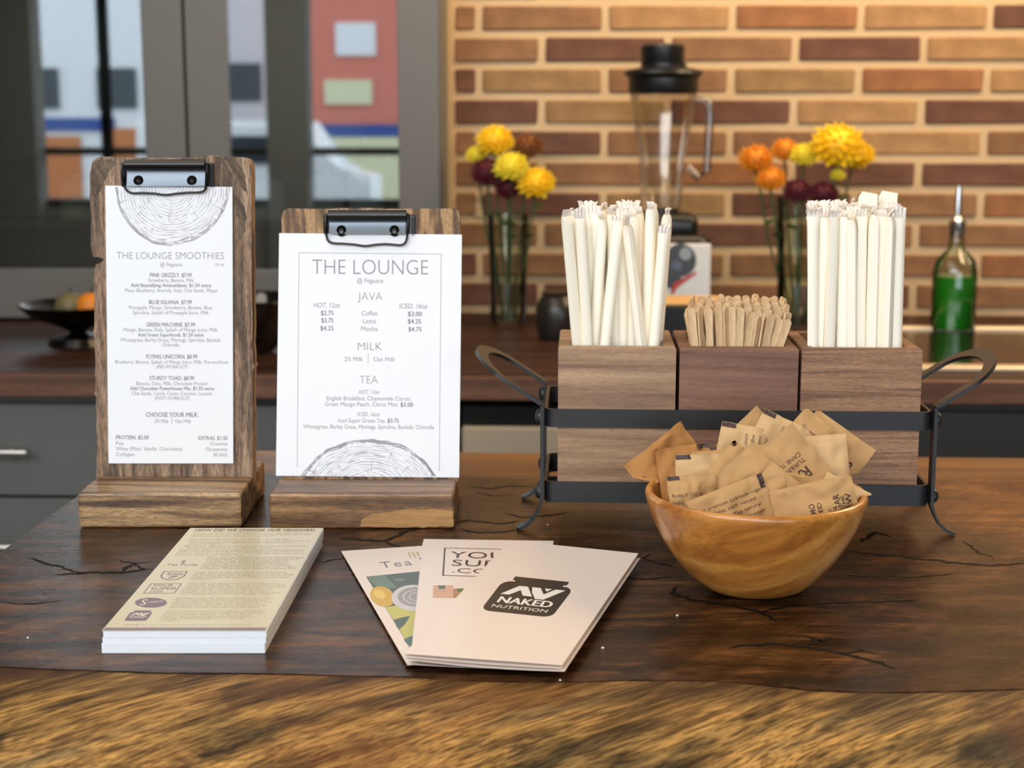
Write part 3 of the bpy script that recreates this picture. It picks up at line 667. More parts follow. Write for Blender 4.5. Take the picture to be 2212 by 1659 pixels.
def speck(px, py, r, k):
    c = atz(px, py); mb = MB(); mb.lathe([(0, .0006), (r * .7, .0005), (r, 0)], 7, c + Vector((0, 0, .0001)))
    setp(mb.build('crumb', M['strawtip'], origin=c), ['pale crumb on the counter in front of the bowl', 'pale crumb beside the right edge of the front brochure', 'pale crumb at the foot of the rack by its left leg', 'pale crumb on the left part of the counter', 'pale crumb near the middle of the slab edge'][k], 'crumb')
for k, a in enumerate(((1463, 1330, .0009), (1302, 1400, .0010), (1183, 1134, .0007), (60, 1378, .0007), (1210, 1470, .0007))): speck(*a, k)
# bar base below the slab
bb = thing('counter_cabinet', (.4, 1.06, 0), 'dark cabinet carrying the bar counter', 'cabinet')
MB().box((.42, 1.06, (Z0 - .062) / 2), (1.5, .34, Z0 - .062)).build('body', DARKP, bb)
# lower wooden ledge on the staff side
lw = thing('service_ledge', (.4, 1.42, 0), 'lower warm brown wooden ledge behind the bar counter', 'ledge')
LW = wood('ledge_wood', (74, 46, 24), (112, 72, 38), (144, 98, 54), 'x', .5, .4, .4)
lx0 = aty(470, 1000, 1.42).x
MB().box(((lx0 + 1.3) / 2, 1.462, Z0 - .048), (1.3 - lx0, .155, .03), bev=.003).build('board', LW, lw)
MB().box(((lx0 + 1.3) / 2 + .02, 1.46, (Z0 - .063) / 2), (1.3 - lx0 - .06, .12, Z0 - .063)).build('support_panel', DARKP, lw)
# ================================================================== MENU STANDS
def rough_outline(pts, amp, step, seed, fr):
    """pixel outline to plane coordinates with small irregularities"""
    P = [fr.px(*p) for p in pts]; out = []; n = len(P)
    for i in range(n):
        a, b = P[i], P[(i + 1) % n]; d = b - a; k = max(1, int(d.length / step)); nn_ = Vector((-d.y, d.x)).normalized()
        for j in range(k):
            q = a + d * (j / k); q = q + nn_ * amp * fbm(q.x * 90, q.y * 90, seed); out.append((q.x, q.y))
    return out
def text_line(P, txt, x0, x1, yb, cap, tilt=0.0, **kw):
    P.text(txt, (x0, yb + tilt * 0), (x1, yb + tilt * (x1 - x0)), (x0 + .0, yb - cap), **kw)
def rings(P, cx, cy, rx, ry, a0, a1, clip, seed, nr=17, inner=.06, mi=0):
    """tree-ring drawing: broken wavy rings, a ragged bark band and radial checks"""
    def add(rf, w, th0, th1, wob, brk, steps):
        prev = None
        for i in range(steps + 1):
            th = th0 + (th1 - th0) * i / steps
            dev = 1 + wob * fbm(math.cos(th) * 1.6 + seed, math.sin(th) * 1.6, rf * 3) + .006 * fbm(th * 9, rf * 40, seed)
            r = rf * dev; ww = w * max(0, brk + 1.1 * fbm(th * 7 * rf + rf * 50, rf * 31, seed))
            x, y = cx + rx * r * math.cos(th), cy - ry * r * math.sin(th); dx, dy = math.cos(th) * ww, -math.sin(th) * ww
            cur = ((x - dx, y - dy), (x + dx, y + dy)); ok = ww > .12 and clip[0] < x < clip[2] and clip[1] < y < clip[3]
            if prev and ok and prev[1]: P.poly([prev[0][0], cur[0], cur[1], prev[0][1]], mi)
            prev = (cur, ok)
    for k in range(nr):
        rf = inner + (.93 - inner) * ((k + .5) / nr) ** .92
        add(rf, .75, a0, a1, .05, .62, int(60 + 160 * rf))
    rr = random.Random(seed)
    for k in range(46):                           # short hatch strokes in the sapwood
        t0 = rr.uniform(a0, a1); rf = rr.uniform(.45, .95); add(rf, .6, t0, t0 + rr.uniform(.06, .25), .05, .8, 10)
    for rf in (.955, .968, .980, .992): add(rf, 1.7, a0, a1, .05, .35, 320)
    add(1.0, 1.3, a0, a1, .05, .75, 320)
    for t0, r0, r1, w in ((.22, .62, .80, 1.6), (.5, .28, .5, 1.2), (.36, .7, .86, 1.5), (.72, .55, .72, 1.3), (.86, .78, .97, 2.2), (.62, .84, .98, 2.0), (.1, .82, .97, 2.0), (.47, .3, .62, 1.3)):
        th = a0 + (a1 - a0) * t0; p = []
        for i in range(7):
            r = r0 + (r1 - r0) * i / 6; a = th + .02 * fbm(i * .9, t0 * 9, seed)
            p.append((cx + rx * r * math.cos(a), cy - ry * r * math.sin(a)))
        for i, (q0, q1) in enumerate(zip(p, p[1:])):
            ww = w * (i + 1) / 6
            if all(clip[0] < q[0] < clip[2] and clip[1] < q[1] < clip[3] for q in (q0, q1)):
                d = Vector(q1) - Vector(q0); n = Vector((-d.y, d.x)).normalized() * ww / 2; a, b = Vector(q0), Vector(q1)
                P.poly([a - n, b - n * 1.15, b + n * 1.15, a + n], mi)
def clip_device(parent, fr, roll, plate, face, screws, wire):
    """spring clip with rolled top, steel face, two screws and a wire lever"""
    cl = None; Q = lambda x, y, w: fr.M @ Vector((*fr.px(x, y), w))
    x0, y0, x1, y1 = plate; a, b = fr.px(x0, y1), fr.px(x1, y0)
    pl = MB(); pl.box(((a.x + b.x) / 2, (a.y + b.y) / 2, .0008), (b.x - a.x, b.y - a.y, .0016), M=fr.M, bev=.0006)
    for s in (a.x + .0018, b.x - .0018): pl.box((s, (a.y + b.y) / 2 - .001, .0028), (.0012, b.y - a.y - .002, .0055), M=fr.M, bev=.0004)
    cl = pl.build('clip', M['clipblack'], parent, label='black metal spring clip screwed to the top')
    x0, y0, x1, y1 = face; f0, f1, f2, f3 = Q(x0, y0, .0078), Q(x1, y0, .0078), Q(x1 + 1, y1, .0030), Q(x0 - 1, y1, .0030)
    fm = MB(); rows_ = []
    for t in range(7):
        s = t / 6; w = .0034 + .0022 * s ** 1.5; yy = y0 + (y1 - y0) * s; rows_.append([fm.bm.verts.new(Q(x0, yy, w)), fm.bm.verts.new(Q(x1, yy, w))])
    for A, B in zip(rows_, rows_[1:]): fm.bm.faces.new((A[0], A[1], B[1], B[0]))
    fm.build('steel_face', M['clipsteel'], cl, smooth=True)
    x0, y0, x1, y1 = roll; c0, c1 = Q(x0, (y0 + y1) / 2, .0072), Q(x1, (y0 + y1) / 2, .0072)
    r = abs(fr.px(x0, y0).y - fr.px(x0, y1).y) / 2
    rl = MB(); rl.tube([c0, c1], r, 24); rl.build('rolled_spring', M['clipblack'], cl, smooth=50)
    for sx, sy, rr in screws:
        T = fr.M @ Matrix.Translation((*fr.px(sx, sy), .0034)); s_ = MB(); R = rr * .000345
        s_.lathe([(0, .0016), (R * .35, .0016), (R * .55, .0024), (R * .8, .0018), (R, 0)], 24, M=T); so = s_.build('screw', M['screw'], cl, smooth=40)
    pts = []; W_ = [Vector((*fr.px(x, y), w)) for x, y, w in wire]
    for i in range(len(W_) - 1):
        p0, p1, p2, p3 = W_[max(i - 1, 0)], W_[i], W_[i + 1], W_[min(i + 2, len(W_) - 1)]
        for k in range(6):
            t = k / 6; pts.append(.5 * ((2 * p1) + (p2 - p0) * t + (2 * p0 - 5 * p1 + 4 * p2 - p3) * t * t + (3 * p1 - p0 - 3 * p2 + p3) * t ** 3))
    pts.append(W_[-1])
    MB().tube(pts, .0009, 10, M=fr.M).build('wire_lever', M['clipblack'], cl, smooth=60)

def stand(name, label, A, Bp, htop, depth, matf, bfront_y, yaw_pt, lean, board_px, board_amp, seed, bmat, thick=.019):
    a, b = atz(*A), atz(*Bp); u = (b - a); u.z = 0; Wd = u.length; u.normalize(); bk = Vector((-u.y, u.x, 0))
    t = thing(name, (a + b) / 2 + bk * depth / 2, label, 'menu stand')
    T = Matrix((u, bk, Vector((0, 0, 1)))).transposed().to_4x4(); T.translation = a
    g = bfront_y
    m1 = MB(); m1.box((Wd / 2, g / 2, htop / 2 + .0002), (Wd, g, htop), M=T, bev=.0022, seg=2); m1.box((Wd / 2, (g + thick + depth) / 2 - .0008, htop / 2 + .0002), (Wd, depth - g - thick - .0004, htop), M=T, bev=.0022, seg=2)
    m1.box((Wd / 2, depth / 2, .0052), (Wd - .003, depth - .004, .009), M=T)
    m1.build('base', matf, t, label='stained wooden block with a slot for the board')
    o = a + bk * (g + .0006) + Vector((0, 0, htop - .012)); v = Vector((0, 0, 1)) * math.cos(lean) + bk * math.sin(lean)
    fr = Frame(o, u, v)
    ol = rough_outline(board_px, board_amp, .003, seed, fr)
    bm_ = MB(); bm_.prism(ol, -thick + .0016, 0, M=fr.M, bev=.0016, seg=2)
    bd = bm_.build('board', bmat, t, smooth=30)
    return t, fr, bd
R_ = math.radians
b1px = [(209, 1048), (208, 900), (205, 760), (203, 640), (202, 590), (206, 571), (226, 566), (232, 560), (222, 554), (200, 556), (196, 540), (196, 470), (194, 420), (193, 372), (198, 350), (208, 341), (240, 338), (300, 341), (380, 341), (450, 338), (524, 339), (536, 343), (542, 352), (543, 420), (545, 700), (546, 900), (546, 1048)]
st1, fr1, bd1 = stand('menu_stand', 'tall weathered wooden menu stand holding the smoothies menu', (170, 1141), (523, 1141), .0272, .112, M['basefront'], .055, None, R_(3.0), b1px, .0007, 3, M['board1'], .019)
b2px = [(610, 1052), (610, 900), (609, 700), (608, 500), (608, 466), (612, 455), (622, 450), (700, 451), (780, 449), (860, 451), (980, 450), (990, 455), (993, 466), (992, 700), (990, 900), (989, 1052)]
st2, fr2, bd2 = stand('menu_stand', 'shorter wide striped-pine menu stand holding the drinks menu', (583, 1142), (982, 1143), .0272, .112, M['basefront2'], .048, None, R_(7.5), b2px, .0006, 9, M['board2'], .019)
# dark knots and figure on the first board
kn = MB()
kfr = Frame(fr1.o + fr1.n * .0001, fr1.u, fr1.v)
def blob(fr, pts, mb, seed, lift=.00015):
    P = [fr.px(*p) for p in pts]; out = []
    for i in range(len(P)):
        a, b = P[i], P[(i + 1) % len(P)]; d = b - a
        for j in range(6):
            q = a + d * (j / 6); n = Vector((-d.y, d.x)).normalized() * .0011 * fbm(q.x * 300, q.y * 300, seed); out.append(fr.M @ Vector((q.x + n.x, q.y + n.y, lift)))
    mb.face(out)
kw = wood('knot_wood', (84, 68, 55), (112, 92, 74), (144, 120, 96), 'z', 4, .75, .8, rot=(0, .5, 0), swirl=1.0)
blob(fr1, [(199, 356), (212, 345), (238, 344), (252, 350), (236, 372), (222, 400), (208, 428), (199, 420)], kn, 1); kn.build('knot_figure', kw, st1); kn = MB()
blob(fr1, [(503, 420), (514, 424), (526, 440), (532, 470), (530, 500), (518, 520), (510, 512), (518, 494), (514, 470), (505, 446)], kn, 2); kn.build('knot_figure', kw, st1); kn = MB()
blob(fr1, [(476, 346), (500, 343), (520, 356), (530, 384), (534, 420), (522, 408), (508, 384), (490, 362)], kn, 3)
kn.build('knot_figure', kw, st1)
k2 = MB(); fb2 = Frame(atz(583, 1142) + Vector((0, -.00025, 0)), atz(982, 1143) - atz(583, 1142), (0, 0, 1))
blob(fb2, [(776, 1138), (782, 1122), (800, 1112), (840, 1106), (880, 1100), (930, 1099), (978, 1104), (979, 1136), (900, 1139)], k2, 5)
k2.build('pale_sapwood', wood('sapwood', (156, 110, 62), (180, 132, 78), (196, 150, 92), 'x', 1, .5, .35), st2)

# papers
def card(name, label, fr, px, lift, thick=.0006):
    P = [fr.px(*p) for p in px]; t = thing(name, fr.M @ Vector((P[0].x, P[0].y, lift)), label, 'menu')
    mb = MB(); mb.prism([(p.x, p.y) for p in P], lift, lift + thick, M=fr.M); mb.build('sheet', M['paper'], t)
    return t, Frame(fr.o + fr.n * (lift + thick), fr.u, fr.v)
m1, pf1 = card('smoothies_menu', 'narrow white smoothies menu card clipped to the tall board', fr1, [(236, 1000), (505, 1000), (503, 404), (229, 401)], .0016)
m2, pf2 = card('drinks_menu', 'wide white drinks menu card clipped to the shorter board', fr2, [(597, 1027), (992, 1031), (998, 507), (604, 504)], .0016)
clip_device(st1, fr1, (275, 345, 447, 368), (263, 352, 462, 404), (277, 368, 445, 402), ((302, 391, 13), (417, 391, 13)),
            [(269, 352, .006), (268, 372, .007), (272, 398, .0055), (277, 411, .005), (288, 417, .0046), (310, 417, .0046), (336, 418, .0046), (360, 421, .0046), (386, 418, .0046), (410, 416, .0046), (436, 415, .0046), (446, 409, .005), (449, 396, .0055), (451, 372, .007), (450, 352, .006)])
clip_device(st2, fr2, (711, 455, 880, 478), (699, 464, 897, 508), (713, 478, 877, 506), ((739, 499, 13), (853, 499, 13)),
            [(706, 462, .006), (706, 484, .007), (707, 508, .0055), (711, 521, .005), (722, 526, .0046), (744, 527, .0046), (768, 529, .0046), (790, 532, .0046), (814, 529, .0046), (838, 528, .0046), (866, 530, .0046), (877, 524, .005), (881, 510, .0055), (883, 484, .007), (882, 462, .006)])
# print on the smoothies menu
P = Print(pf1); rings(P, 372, 398, 122, 131, PI, 2 * PI, (231, 404, 502, 700), 4)
P.build('tree_ring_drawing', mat('pale_grey_ink', (184, 182, 184), .7, spec=.1), m1)
P = Print(pf1); T1 = .004
for txt, x0, x1, yc, cap, kind in [
    ('THE LOUNGE SMOOTHIES', 252, 484, 552, 15, 't'), ('@ Fitguana', 346, 393, 571, 8, 'r'), ('16 oz', 465, 484, 571, 7, 'i'),
    ('PINK GRIZZLY. $7.99', 324, 414, 594, 8.6, 'b'), ('Strawberry, Banana, Milk', 320, 419, 605, 7.6, 'r'), ('Add Beautifying Antioxidants. $1.50 extra', 283, 456, 616, 7.6, 'b'), ('Maca, Blueberry, Acerola, Acai, Chia Seeds, Maqui', 270, 469, 627, 7.6, 'r'),
    ('BLUE IGUANA. $7.99', 322, 414, 652.5, 8.6, 'b'), ('Pineapple, Mango, Strawberry, Banana, Blue', 279, 458, 664, 7.6, 'r'), ('Spirulina, Splash of Pineapple Juice, Milk', 287, 451, 675, 7.6, 'r'),
    ('GREEN MACHINE. $7.99', 316, 421, 701, 8.6, 'b'), ('Mango, Banana, Kale, Splash of Mango Juice, Milk', 267, 470, 712, 7.6, 'r'), ('Add Green Superfoods. $1.50 extra', 298, 440, 723, 7.6, 'b'), ('Wheatgrass, Barley Grass, Moringa, Spirulina, Baobab,', 260, 478, 734, 7.6, 'r'), ('Chlorella', 351, 387, 744.5, 7.6, 'r'),
    ('FLYING UNICORN. $8.99', 316, 426, 770, 8.6, 'b'), ('Blueberry, Banana, Splash of Mango Juice, Milk, Pre-workout', 249, 493, 781.5, 7.6, 'r'), ('(PRE-WORKOUT)', 338, 406, 792, 7.4, 'i'),
    ('STURDY TOAD. $8.99', 323, 419, 816.5, 8.6, 'b'), ('Banana, Oats, Milk, Chocolate Protein', 295, 448, 828, 7.6, 'r'), ('Add Chocolate Powerhouse Mix. $1.50 extra', 281, 462, 838.7, 7.6, 'b'), ('Chia Seeds, Carob, Cacao, Coconut, Lucuma', 285, 458, 849.5, 7.6, 'r'), ('(POST-WORKOUT)', 335, 409, 860, 7.4, 'i'),
    ('CHOOSE YOUR MILK.', 315, 429, 895.5, 9.5, 'b'), ('2% Milk', 334, 364, 909.5, 7.6, 'r'), ('Oat Milk', 378, 413, 909.5, 7.6, 'r'),
    ('PROTEIN. $2.00', 250.5, 321, 944.5, 8.2, 'b'), ('Pea', 250.5, 267, 957, 7.6, 'r'), ('Whey (Plain, Vanilla, Chocolate)', 250.5, 393, 969, 7.6, 'r'), ('Collagen', 250.5, 290.5, 981, 7.6, 'r'),
    ('EXTRAS. $1.50', 429, 491, 946, 8.2, 'b'), ('Creatine', 454, 491, 958, 7.6, 'r'), ('Glutamine', 444, 491, 970, 7.6, 'r'), ('BCAAS', 462, 491, 982, 7.6, 'r')]:
    off = {'t': -.012, 'r': 0, 'b': 0, 'i': 0}[kind]
    P.text(txt, (x0, yc + cap / 2), (x1, yc + cap / 2 + .4), (x0, yc - cap / 2), mi=1 if kind == 'b' else 0, off=off, shear=.22 if kind == 'i' else 0, res=4 if kind == 't' else 2, bold=.035 if kind == 'b' else 0)
P.line([(371.5, 900), (371.5, 917)], .0003)
P.build('printed_lettering', [M['ink'], M['inkdark']], m1)
# print on the drinks menu
P = Print(pf2); rings(P, 795, 1085, 160, 137, .18, PI - .18, (603, 900, 992, 1029), 8, nr=15, inner=.3)
P.build('tree_ring_drawing', mat('lilac_grey_ink', (172, 168, 176), .7, spec=.1), m2)
P = Print(pf2)
for txt, x0, x1, yc, cap, kind in [
    ('THE LOUNGE', 674, 925, 576, 32, 't'), ('@ Fitguana', 771, 828, 606, 9.5, 'r'), ('JAVA', 773, 826, 640, 17, 't'), ('HOT, 12oz', 677, 735, 659, 10.5, 'i'), ('ICED, 16oz', 862, 924, 661, 10.5, 'i'),
    ('$2.75', 693, 720, 676, 9.6, 'b'), ('Coffee', 781, 815, 676.5, 9.6, 'r'), ('$3.00', 881, 911, 678, 9.6, 'b'), ('$3.75', 694, 720, 692, 9.6, 'b'), ('Latte', 784, 812, 693.5, 9.6, 'r'), ('$4.25', 881, 909, 694, 9.6, 'b'),
    ('$4.25', 692, 720, 709, 9.6, 'b'), ('Mocha', 780, 816, 710, 9.6, 'r'), ('$4.75', 882, 910, 711, 9.6, 'b'),
    ('MILK', 773, 825, 748, 17, 't'), ('2% Milk', 744, 784, 775.5, 9, 'r'), ('Oat Milk', 807, 854, 776, 9, 'r'), ('TEA', 777, 816, 820, 17, 't'), ('HOT, 12oz', 775, 820, 846.5, 8.6, 'i'),
    ('English Breakfast, Chamomile Citron,', 706, 888, 860, 9, 'r'), ('Green Mango Peach, Citrus Mint.', 702, 861, 872.5, 9, 'r'), ('$3.00', 865, 892, 874, 9, 'b'), ('ICED, 16oz', 772, 820, 894.5, 8.6, 'i'),
    ('Iced Super Green Tea.', 731, 833, 908, 9, 'r'), ('$3.75', 837, 861, 908.5, 9, 'b'), ('Wheatgrass, Barley Grass, Moringa, Spirulina, Baobab, Chlorella', 655, 938, 921, 8.6, 'r')]:
    off = {'t': -.016, 'r': 0, 'b': 0, 'i': 0}[kind]
    P.text(txt, (x0, yc + cap / 2), (x1, yc + cap / 2 + .006 * (x1 - x0)), (x0, yc - cap / 2), mi=1 if kind == 'b' else 0, off=off, shear=.22 if kind == 'i' else 0, res=5 if kind == 't' else 3, bold=.035 if kind == 'b' else 0)
P.line([(642, 1009), (646, 546), (953, 549), (949, 1017)], .00032, 1); P.line([(795.5, 763), (795, 786)], .0003)
P.build('printed_lettering', [M['ink'], M['inkdark']], m2)

# ================================================================== LEAFLET PAD
zt = .0136
n0, n1, f0, f1 = atz(220, 1362, zt), atz(573, 1362, zt), atz(411, 1140.5, zt), atz(697, 1140.5, zt)
pad = thing('leaflet_stack', ((n0 + f1) / 2).xy.to_3d() + Vector((0, 0, Z0)), 'thick stack of cream vendor leaflets lying before the menu stands', 'leaflets')
U = (n1 - n0); Vv = (f0 - n0)
def sheetblock(z0, z1, sh, name, m, inset=0):
    mb = MB(); q = [n0, n1, f1, f0]; c = sum(q, Vector()) / 4; pts = [(p + (c - p) * inset + Vector((sh[0], sh[1], 0))) for p in q]
    mb.prism([(p.x, p.y) for p in pts], Z0 + z0, Z0 + z1); return mb.build(name, m, pad)
PE = M['paperedge']
nzb = nn(PE, 'ShaderNodeTexWave', wave_type='BANDS', bands_direction='Z'); nzb.inputs['Scale'].default_value = 420; nzb.inputs['Distortion'].default_value = .6
link(PE, mapping(PE), nzb.inputs['Vector']); bump(PE, nzb.outputs[1], .35, .0006)
link(PE, ramp(PE, ((.0, (214, 220, 224)), (.35, (240, 243, 246))), nzb.outputs[1]), PE.node_tree.nodes['Principled BSDF'].inputs['Base Color'])
sheetblock(.0001, .0058, (-.0004, -.0006), 'lower_sheets', PE); sheetblock(.0059, .0093, (.0002, .0000), 'middle_sheets', PE, -.001); sheetblock(.0095, .0132, (.0006, .0003), 'upper_sheets', PE)
sheetblock(.01325, .0136, (0, 0), 'top_leaflet', M['leaflet'])
lf = Frame(Vector((n0.x, n0.y, Z0 + .0136)), U, Vv); P = Print(lf)
P.poly([(221, 1362), (572, 1362), (576, 1356), (228, 1356)], 2)
P.text('HOW DID WE CHOOSE OUR VENDORS?', (420, 1147.5), (678, 1147.5), (423.5, 1143), mi=1, bold=.04)
def leafline(txt, x0, x1, y, cap=2.2): P.text(txt, (x0, y + cap / 2), (x1, y + cap / 2), (x0 + cap * .62, y - cap / 2), mi=0, res=1)
body = [("We've carefully selected a handful of our absolute favorite", 417, 667, 1151), ('companies to work with. These companies understand why', 414, 672, 1154.5), ('high-quality ingredients are so important.', 411, 592, 1158),
        ('All-natural ingredients - no fillers, nothing extra.', 408, 633, 1164.5), ('Have very strict sourcing methods - they do the research', 405, 667, 1168.5), ('and only gather the highest quality ingredients from', 408, 640, 1172), ('around the globe.', 405, 482, 1175.5),
        ('All vendors (except for Naked Nutrition (which is GMO/Soy/', 397, 665, 1179.5), ('Gluten Free) are dairy free.', 400, 590, 1183), ('Lastly, we didn\'t choose anything that we wouldn\'t consume', 388, 657, 1187.5), ('daily. We chose simply loved products in our own home', 385, 655, 1191), ('that we wanted to introduce to all of you! We hope you enjoy', 381, 657, 1195), ('them as much as our family does.', 378, 527, 1199)]
for a in body: leafline(*a)
blocks = [(449, 1204, 1228, 7, ['From their growing methods to their packaging', 'every bag is crafted with close attention to', 'creating a high quality product without', 'compromise. The patented pyramid shaped', 'tea bags offer real food safe, recyclable', 'bags are fully folded without the use of glue', 'or staples. They are also GMO and gluten free.']),
          (422, 1236, 1251, 5, ['Irving Farm works from small producers and', 'coffee sources directly with farms to them. They', 'are roasting craft and carefully some of the freshest', 'coffee around. All of our coffee is from their', 'selection.']),
          (405, 1260, 1283, 7, ['Your Super is super honest and transparent', 'company. The quality, research and source their', 'ingredients from all over the globe and create the', 'nutrient dense mixes to make it easier to', 'healthy. We do not want to get the best of', 'Sunlight into each of their mixes. Everything they', 'do is organic and you can get enough of them.']),
          (380, 1292, 1312, 6, ['Sambazon uses the highest quality Organic Blue', 'Green Superfruit Acai grown sustainably and', 'supports local areas in the rainforest because of their', 'trade practices. We choose to incorporate', 'their Acai in each of our smoothies. Its 100%', 'plant based, trustworthy and support them!']),
          (358, 1320, 1340, 6, ['All of our protein and nutrition powders are from Naked', 'Nutrition. When we sourced high, we got just one', 'product that had dairy at 1-2 times. They', 'only produce clean supplements with simple', 'and high quality ingredients to optimal', 'nutrition.'])]
for xl_, ya, yb_, n, txts in blocks:
    for i, tx in enumerate(txts):
        y = ya + (yb_ - ya) * i / (n - 1); sh = (y - ya) * -.78; xr = 585 + (1362 - y) * .42 - (0 if i < n - 1 else 45)
        leafline(tx, xl_ + sh, xl_ + sh + min(215, len(tx) * 4.6), y, 2.5)
leafline('NOTE: we use only two vendor lines in our smoothies', 266, 542, 1350, 2.6)
P.text('Tea Forte', (360, 1222), (424, 1222), (363, 1217.5), mi=2, space=1.1); P.line([(396, 1211), (392, 1216)], .0006, 1); P.line([(400, 1211), (396, 1216)], .0006, 1)
def sk(x, y, cx, cy): return (x - (y - cy) * .55, y)
P.line([(354, 1235), (404, 1235), (398, 1244), (385, 1251), (366, 1253), (350, 1249), (348, 1244), (354, 1235)], .0008, 2)
P.text('IRVING', (360, 1242), (394, 1242), (362, 1238.5), mi=2, bold=.03); P.text('FARM', (366, 1246), (384, 1246), (367, 1243.5), mi=2, bold=.02); P.line([(364, 1249), (372, 1247.5), (380, 1245)], .0010, 2)
P.line([(326, 1261), (392, 1261), (376, 1281.5), (310, 1281.5), (326, 1261)], .0006, 2)
P.text('YOUR', (329, 1267), (373, 1267), (332, 1262.5), mi=2); P.text('SUPER', (324, 1273.8), (380, 1273.8), (327.5, 1269), mi=2); P.text('.COM', (320, 1279.8), (350, 1279.8), (323, 1276), mi=2)
P.ellipse((326, 1302), 34.5, 10.5, 3, 0, 36); P.text('S', (301, 1308), (316, 1308), (304, 1296), mi=4, dz=.0001, bold=.03, shear=.2); P.text('umazon', (319, 1304), (352, 1301), (320.5, 1298.5), mi=4, dz=.0001, shear=.2)
def jar_logo(P, o, ex, ey, m_body, m_white, dz, big):
    """black jar emblem with zigzag and two words; o is its lower left, ex and ey are pixel vectors of its width and height"""
    q = lambda a, b: (o[0] + ex[0] * a + ey[0] * b, o[1] + ex[1] * a + ey[1] * b)
    pts = []
    for cx, cy, s in ((.13, .13, 180), (.87, .13, 270), (.87, .68, 0), (.13, .68, 90)):
        for k in range(7):
            a = math.radians(s + 15 * k); pts.append(q(cx + .13 * math.cos(a), cy + (.13 if cy < .5 else .16) * math.sin(a)))
        if s == 0: pts += [q(.84, .84), q(.84, .88), q(.88, .88), q(.88, .98), q(.12, .98), q(.12, .88), q(.16, .88), q(.16, .84)]
    P.poly(pts, m_body, dz)
    for z in ([(.10, .48), (.27, .74), (.39, .74), (.54, .49), (.41, .49), (.33, .63), (.22, .48)], [(.45, .74), (.57, .74), (.67, .58), (.78, .74), (.92, .74), (.72, .44), (.60, .44), (.50, .60)], [(.63, .74), (.73, .74), (.68, .66)]):
        P.poly([q(*p) for p in z], m_white, dz + .00008)
    P.text('NAKED', q(.13, .25), q(.88, .25), q(.13, .41), mi=m_white, bold=.07, dz=dz + .00008, res=4)
    if big: P.text('NUTRITION', q(.11, .11), q(.89, .11), q(.11, .19), mi=m_white, off=.0, dz=dz + .00008)
jar_logo(P, (268, 1341), (48, 0), (17, -22.5), 3, 4, 0, False)
P.build('printed_lettering', [M['leafink'], M['leafinkdark'], M['leaflogo'], mat('plum_grey_ink', (124, 108, 122), .4), mat('cream_print', (224, 214, 190), .4)], pad)

# ================================================================== BROCHURES
def brochure(name, label, corners, z, cat='brochure', rise=.0012, layers=2, gap=.0022):
    """folded sheet: corners in pixels (near left, near right, far right, far left) at height z"""
    q = [atz(*p, z) for p in corners]; t = thing(name, (sum(q, Vector()) / 4).xy.to_3d() + Vector((0, 0, Z0)), label, cat)
    for k in range(layers + 1):
        zz = z - .0004 - k * gap * (1 if k < layers else .9)
        mb = MB(); c = sum(q, Vector()) / 4; dx = Vector((.0006 * k * (-1) ** k, -.0008 * k, 0)); NU = 12; gr = []
        for i in range(NU + 1):
            s = i / NU; arch = (rise * math.sin(PI * s) if k else 0)
            zf = zz - arch * (.5 if k == 1 else 1); a = q[0].lerp(q[1], s) + dx; b = q[3].lerp(q[2], s) + dx; zf = max(zf, Z0 * 0 + .0003 + .0003 * (layers - k))
            gr.append([Vector((a.x, a.y, Z0 + zf)), Vector((b.x, b.y, Z0 + zf))])
        th = .0003
        for A, B in zip(gr, gr[1:]):
            up = Vector((0, 0, th)); mb.face((A[0] + up, B[0] + up, B[1] + up, A[1] + up)); mb.face((A[0], A[1], B[1], B[0])); mb.face((A[0], B[0], B[0] + up, A[0] + up)); mb.face((A[1], A[1] + up, B[1] + up, B[1]))
        for e in (gr[0], gr[-1]): mb.face((e[0], e[0] + up, e[1] + up, e[1]))
        bmesh.ops.remove_doubles(mb.bm, verts=mb.bm.verts[:], dist=1e-6)
        mb.build('folded_panel', M['brochure'], t, smooth=40)
    # spine folds joining the panels at both long sides
    for e0, e1, sgn in ((q[0], q[3], -1), (q[1], q[2], 1)):
        pass
    d = (q[1] - q[0]); return t, Frame(Vector((q[0].x, q[0].y, Z0 + z - .0001)), d, q[3] - q[0])
brt, bf = brochure('tea_brochure', 'leftmost fanned brochure with a photo of lemons and tea', [(880, 1436), (1006, 1424), (985, 1174), (737, 1190)], .0022, layers=0)
P = Print(bf)
P.text('Tea Forte', (825, 1228), (1010, 1207), (818, 1215), mi=1, off=-.006, space=1.15)
P.line([(883, 1194), (887, 1204)], .0011, 2); P.line([(891, 1193), (897, 1204)], .0011, 2); P.line([(901, 1193), (905, 1201)], .0011, 2)
P.poly([(791, 1246), (960, 1229), (985, 1400), (886, 1399)], 3)
P.poly([(791, 1246), (830, 1242), (858, 1270), (820, 1275)], 8, .00004)
P.ellipse((826, 1289), 26, 22, 4, .00006, 24, skew=-6); P.ellipse((820, 1284), 12, 10, 9, .00009, 18, skew=-4)
P.poly([(832, 1312), (862, 1308), (905, 1314), (975, 1310), (985, 1345), (985, 1400), (886, 1399), (860, 1355)], 5, .00008)
P.ellipse((893, 1292), 47, 28, 6, .00012, 36); P.ellipse((896, 1290), 37, 21, 7, .00015, 32); P.ellipse((897, 1290), 27, 15, 6, .00018, 28); P.ellipse((898, 1290), 25, 13.5, 7, .00021, 28); P.ellipse((899, 1290), 16, 9, 6, .00024, 24); P.ellipse((899, 1290), 14, 7.6, 7, .00027, 24)
